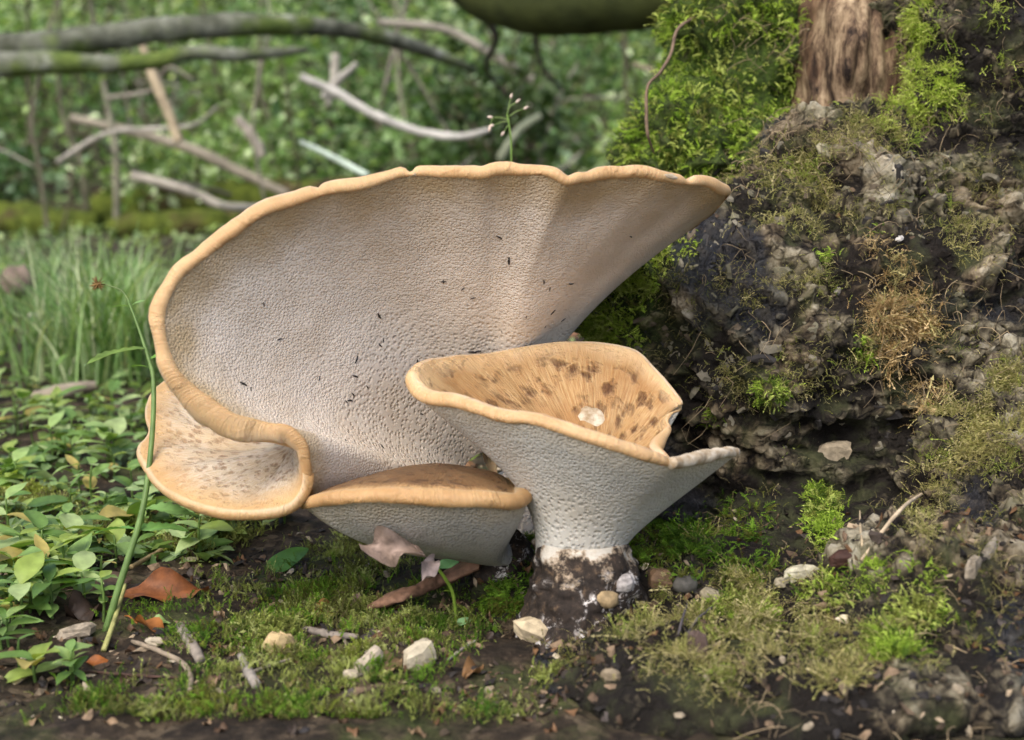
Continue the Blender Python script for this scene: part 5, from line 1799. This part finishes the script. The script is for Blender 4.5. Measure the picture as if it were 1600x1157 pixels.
bgstick('dead_stick', [(780, 250, 3.8), (810, 205, 3.8), (845, 180, 3.8)], [.011, .011, .009], (0.30, 0.33, 0.22), 'pale green stick slanting behind the sprig', seed=23)
bgstick('dead_stick', [(470, 222, 3.0), (520, 246, 2.95), (575, 275, 2.9)], [.006, .007, .007], (0.38, 0.46, 0.38), 'bluish green stalk slanting behind the great rim', seed=24)
bgstick('dead_stick', [(45, 492, 2.35), (80, 500, 2.35), (112, 512, 2.35)], [.006, .007, .006], (0.50, 0.47, 0.40), 'short whitish stick among the grass', seed=25)
bgstick('dead_stick', [(50, 622, 1.85), (95, 612, 1.86), (150, 602, 1.88)], [.007, .010, .006], (0.28, 0.24, 0.18), 'grey brown stick lying in the moss', seed=26)
bgstick('mossy_stone', [(10, 455, 2.6), (28, 440, 2.6), (48, 428, 2.6)], [.018, .032, .020], (0.20, 0.15, 0.12), 'dull brown wood lump half hidden in grass', 'wood lump', seed=27, bump=.4)
for (pts, rad, lab, sd) in (
        ([(150, 262, 5.0), (300, 262, 4.95), (420, 258, 4.9), (560, 262, 4.9), (700, 258, 4.95), (900, 250, 5.1)], [.07, .085, .09, .085, .08, .06], 'long mossy fallen log lying across the wood', 31),
        ([(-120, 270, 4.9), (-20, 264, 4.9), (60, 262, 4.85), (150, 280, 4.8)], [.06, .065, .06, .04], 'dark mossy log end at the left of the long log', 33),
        ([(170, 312, 4.4), (260, 304, 4.4), (360, 300, 4.4), (480, 296, 4.5), (620, 300, 4.6)], [.035, .045, .05, .05, .04], 'slim mossy log lying before the long log', 35)):
    Q = PL(pts)
    Q[:, 2] = gh(Q[:, 0], Q[:, 1]) + np.array(rad) * .75
    V, fc = tube(Q, rad, 60, 18, .35, sd)
    solo('fallen_log', V, fc, MAT['mosslog'], lab, 'log')

def sapling(px, D, h, rad, lean, col, label, seed, group):
    r = np.random.default_rng(seed)
    x = (px - 800) / F * D
    y = D
    b = np.array([x, y, float(gh([x], [y])[0]) - .02])
    root = thing('sapling', label, 'sapling', b, group)
    top = b + np.array([lean, r.uniform(-.1, .1), h])
    q = [b, b * .82 + top * .18 + r.normal(0, .018, 3), b * .65 + top * .35 + r.normal(0, .03, 3), b * .3 + top * .7 + r.normal(0, .05, 3), top]
    V, fc = tube(q, [rad, rad * .9, rad * .8, rad * .6, rad * .3], 30, 8, .15, seed)
    part('trunk', V, fc, MAT['far_stick'], root, col=np.tile(np.array(col), (len(V), 1)))
    n = 170
    f = r.random(n) ** .6 * .8 + .2
    c = b + (top - b) * f[:, None] + r.normal(0, 1, (n, 3)) * [.16, .16, .08]
    V, fc, cl = leaf_cloud(c, r.uniform(.025, .05, n), r, GREENS, .7, .5)
    part('crown', V, fc, MAT['far_leaf'], root, smooth=False, col=cl)


for k, (px, D, h, rad, lean) in enumerate(((78, 4.6, 1.3, .010, .02), (182, 4.5, 1.5, .014, .01), (160, 5.4, 1.6, .010, .03), (135, 5.2, 1.4, .012, -.06), (215, 5.6, 1.5, .010, .05), (60, 5.8, 1.6, .014, .0), (420, 6.2, 1.6, .014, .05), (655, 5.6, 1.5, .013, -.08), (965, 6.0, 1.6, .016, .05), (345, 6.6, 1.8, .018, 0.0), (830, 6.4, 1.7, .014, .1), (-40, 5.0, 1.5, .014, .02), (1100, 6.0, 1.6, .014, .0))):
    sapling(px, D, h, rad * .8, lean, [(0.15, 0.14, 0.095), (0.22, 0.21, 0.15), (0.085, 0.075, 0.05)][k % 3], ['slender brown-grey sapling in the undergrowth', 'slender pale sapling in the undergrowth', 'slender dark sapling in the undergrowth'][k % 3], 40 + k, ['brown-grey saplings', 'pale saplings', 'dark saplings'][k % 3])


def shrub(x, y, h, w, n, seed, label, group, cols, ls=.045):
    r = np.random.default_rng(seed)
    b = np.array([x, y, float(gh([x], [y])[0]) - .02])
    root = thing('shrub', label, 'shrub', b, group)
    st = []
    tips = []
    for k in range(9):
        az = r.uniform(0, 2 * math.pi)
        rr = w * r.uniform(.3, 1.0)
        t = b + np.array([math.cos(az) * rr, math.sin(az) * rr, h * r.uniform(.55, 1.05)])
        mid = b * .5 + t * .5 + np.array([0, 0, h * .12])
        st.append(tube([b + r.normal(0, .03, 3) * [1, 1, 0], mid, t], [.008, .006, .003], 10, 5))
        tips.append((mid, t))
    V, fc = join(st)
    part('stems', V, fc, MAT['far_stick'], root, col=np.tile((0.13, 0.11, 0.07), (len(V), 1)))
    k = r.integers(0, 9, n)
    f = r.random(n)[:, None]
    A = np.array([q[0] for q in tips])[k]
    B = np.array([q[1] for q in tips])[k]
    A0 = np.where(r.random(n)[:, None] < .35, b, A)
    c = A0 * (1 - f) + B * f + r.normal(0, 1, (n, 3)) * [w * .22, w * .22, h * .12]
    c[:, 2] = np.maximum(c[:, 2], gh(c[:, 0], c[:, 1]) + .01)
    V, fc, cl = leaf_cloud(c, ls * r.uniform(.55, 1.2, n), r, cols, .55, .5)
    part('crown', V, fc, MAT['far_leaf'], root, smooth=False, col=cl)


rng = np.random.default_rng(3)
SC = [[tuple(min(.8, 1.22 * u) for u in q) for q in row] for row in [[(0.07, 0.13, 0.035), (0.13, 0.22, 0.07), (0.26, 0.36, 0.17), (0.035, 0.07, 0.02)], [(0.045, 0.09, 0.03), (0.09, 0.16, 0.06), (0.20, 0.28, 0.17), (0.03, 0.06, 0.02)], [(0.14, 0.23, 0.06), (0.23, 0.33, 0.12), (0.46, 0.54, 0.33), (0.09, 0.15, 0.04)]]]
SL = ['mid green bushy shrub in the undergrowth', 'dark blue-green shrub in the undergrowth', 'pale green loose shrub in the undergrowth']
SGp = ['mid green shrubs', 'blue-green shrubs', 'pale green shrubs']
shrub((800 - 800) / F * 4.3, 4.3, .62, .30, 700, 890, 'dark green leafy shrub below the leaning trunk', None, [(0.03, 0.055, 0.018), (0.05, 0.085, 0.025), (0.08, 0.13, 0.04)], .05)
k = 0
ROWS = ['just behind the fallen logs', 'among the leaning sticks', 'under the far thicket', 'high on the bank']
for ri, (Y, n_, h0, hw) in enumerate(((5.3, 8, .42, .38), (6.3, 10, .75, .5), (7.6, 11, 1.0, .6), (9.2, 12, 1.2, .8))):
    for i in range(n_):
        x = ((i + .5 + rng.uniform(-.35, .35)) / n_ - .5) * (Y * .95) - 0.05 * Y
        shrub(x, Y + rng.uniform(-.4, .4), h0 * rng.uniform(.7, 1.25), hw * rng.uniform(.8, 1.2), int(620 + 60 * Y), 900 + k, SL[k % 3].replace('in the undergrowth', ROWS[ri]), SGp[k % 3] + ' ' + ROWS[ri], SC[k % 3], .038 + .003 * Y)
        k += 1
for k in range(50):
    Y = rng.uniform(4.2, 7.0)
    x = rng.uniform(-.42, .34) * Y
    b = np.array([x, Y, float(gh([x], [Y])[0]) + rng.uniform(.0, .5)])
    d = np.array([rng.normal(0, .5), rng.normal(0, .25), abs(rng.normal(0, .35))])
    if k % 2:
        b[2] = gh([x], [Y])[0]
        d = np.array([rng.normal(0, .12), rng.normal(0, .1), rng.uniform(.4, .9)])
    q = [b, b + d * .35 + rng.normal(0, .03, 3), b + d * .7 + rng.normal(0, .05, 3), b + d]
    rr = rng.uniform(.004, .010)
    V, fc = tube(q, [rr, rr * .9, rr * .7, rr * .35], 16, 5)
    cc = [(0.22, 0.20, 0.16), (0.12, 0.10, 0.07), (0.38, 0.36, 0.31)][k % 3]
    solo('thin_twig', V, fc, MAT['far_stick'], ['thin grey twig tangled in the far undergrowth', 'thin brown twig tangled in the far undergrowth', 'thin whitish twig tangled in the far undergrowth'][k % 3], 'twig', ['grey twigs in the undergrowth', 'brown twigs in the undergrowth', 'whitish twigs in the undergrowth'][k % 3], True, np.tile(np.array(cc), (len(V), 1)))
for i, (x, Y, h_) in enumerate(((-3.2, 5.4, .6), (-4.0, 6.6, .9), (-4.9, 7.8, 1.1), (-2.9, 4.4, .5), (3.4, 5.6, .7), (4.2, 7.0, 1.0), (3.0, 4.4, .5), (5.0, 8.2, 1.2))):
    shrub(x, Y, h_, .75, 900, 870 + i, 'broad green shrub at the side of the glade', 'shrubs at the sides of the glade', SC[i % 3], .055)
# the far thicket on the bank that nobody could count
n = 20000
yy = rng.uniform(8.5, 15, n)
xx = (rng.random(n) - .5) * yy * 1.7
zz = gh(xx, yy) + rng.random(n) ** 1.1 * 1.6
V, fc, cl = leaf_cloud(np.stack([xx, yy, zz], 1), rng.uniform(.06, .12, n), rng, SC[0] + SC[2], .5, .5)
ft = link('far_thicket', mesh_np('far_thicket', V, fc, False, cl), MAT['far_leaf'])
ft['kind'] = 'stuff'
tag(ft, 'blurred mass of green leaves filling the bank behind', 'thicket')

# thin vine twig by the trunk, sprig of seed heads behind the great rim
bgstick('vine_twig', [(1100, 20, 1.43), (1060, 45, 1.37), (1048, 85, 1.35), (1030, 115, 1.34), (1012, 135, 1.33), (1010, 175, 1.33), (1012, 210, 1.33), (1022, 240, 1.35)], [.0018, .0018, .0017, .0016, .0015, .0019, .0017, .001], (0.17, 0.12, 0.08), 'thin brown twig hanging along the mossy trunk edge', 'twig', 60, 6, .2, 51, 'stick')
sr = P(800, 300, 1.45)
sprig = thing('grass_sprig', 'fine sprig of small pale seed heads rising behind the great rim', 'sprig', np.array([sr[0], sr[1], float(gh([sr[0]], [sr[1]])[0])]))
Ds = 1.45
V, fc = tube([rel(sprig), P(799, 420, Ds), P(799, 250, Ds), P(797, 205, Ds), P(792, 178, Ds)], [.0012, .0012, .001, .0009, .0006], 40, 6)
part('stem', V, fc, MAT['grass'], sprig, col=tinted(len(V), (0.17, 0.28, 0.06), 1))
for (x0, y0, x1, y1) in ((796, 188, 770, 184), (796, 195, 788, 206), (796, 182, 818, 171), (793, 178, 798, 155), (793, 172, 806, 161), (770, 184, 766, 198), (796, 190, 772, 196)):
    V, fc = tube([P(x0, y0, Ds), P((x0 + x1) / 2, (y0 + y1) / 2 - 2, Ds), P(x1, y1, Ds)], [.0005, .0005, .0004], 8, 5)
    st_ = part('branchlet', V, fc, MAT['grass'], sprig, col=tinted(len(V), (0.22, 0.32, 0.10), 1))
    d = P(x1, y1, Ds) - P(x0, y0, Ds)
    d = d / np.linalg.norm(d)
    e = P(x1, y1, Ds)
    V, fc = tube([e, e + d * .0025, e + d * .006], [.0006, .0016, .0004], 8, 6)
    part('seed_head', V, fc, MAT['dry'], st_, col=tinted(len(V), (0.62, 0.50, 0.42), 1))
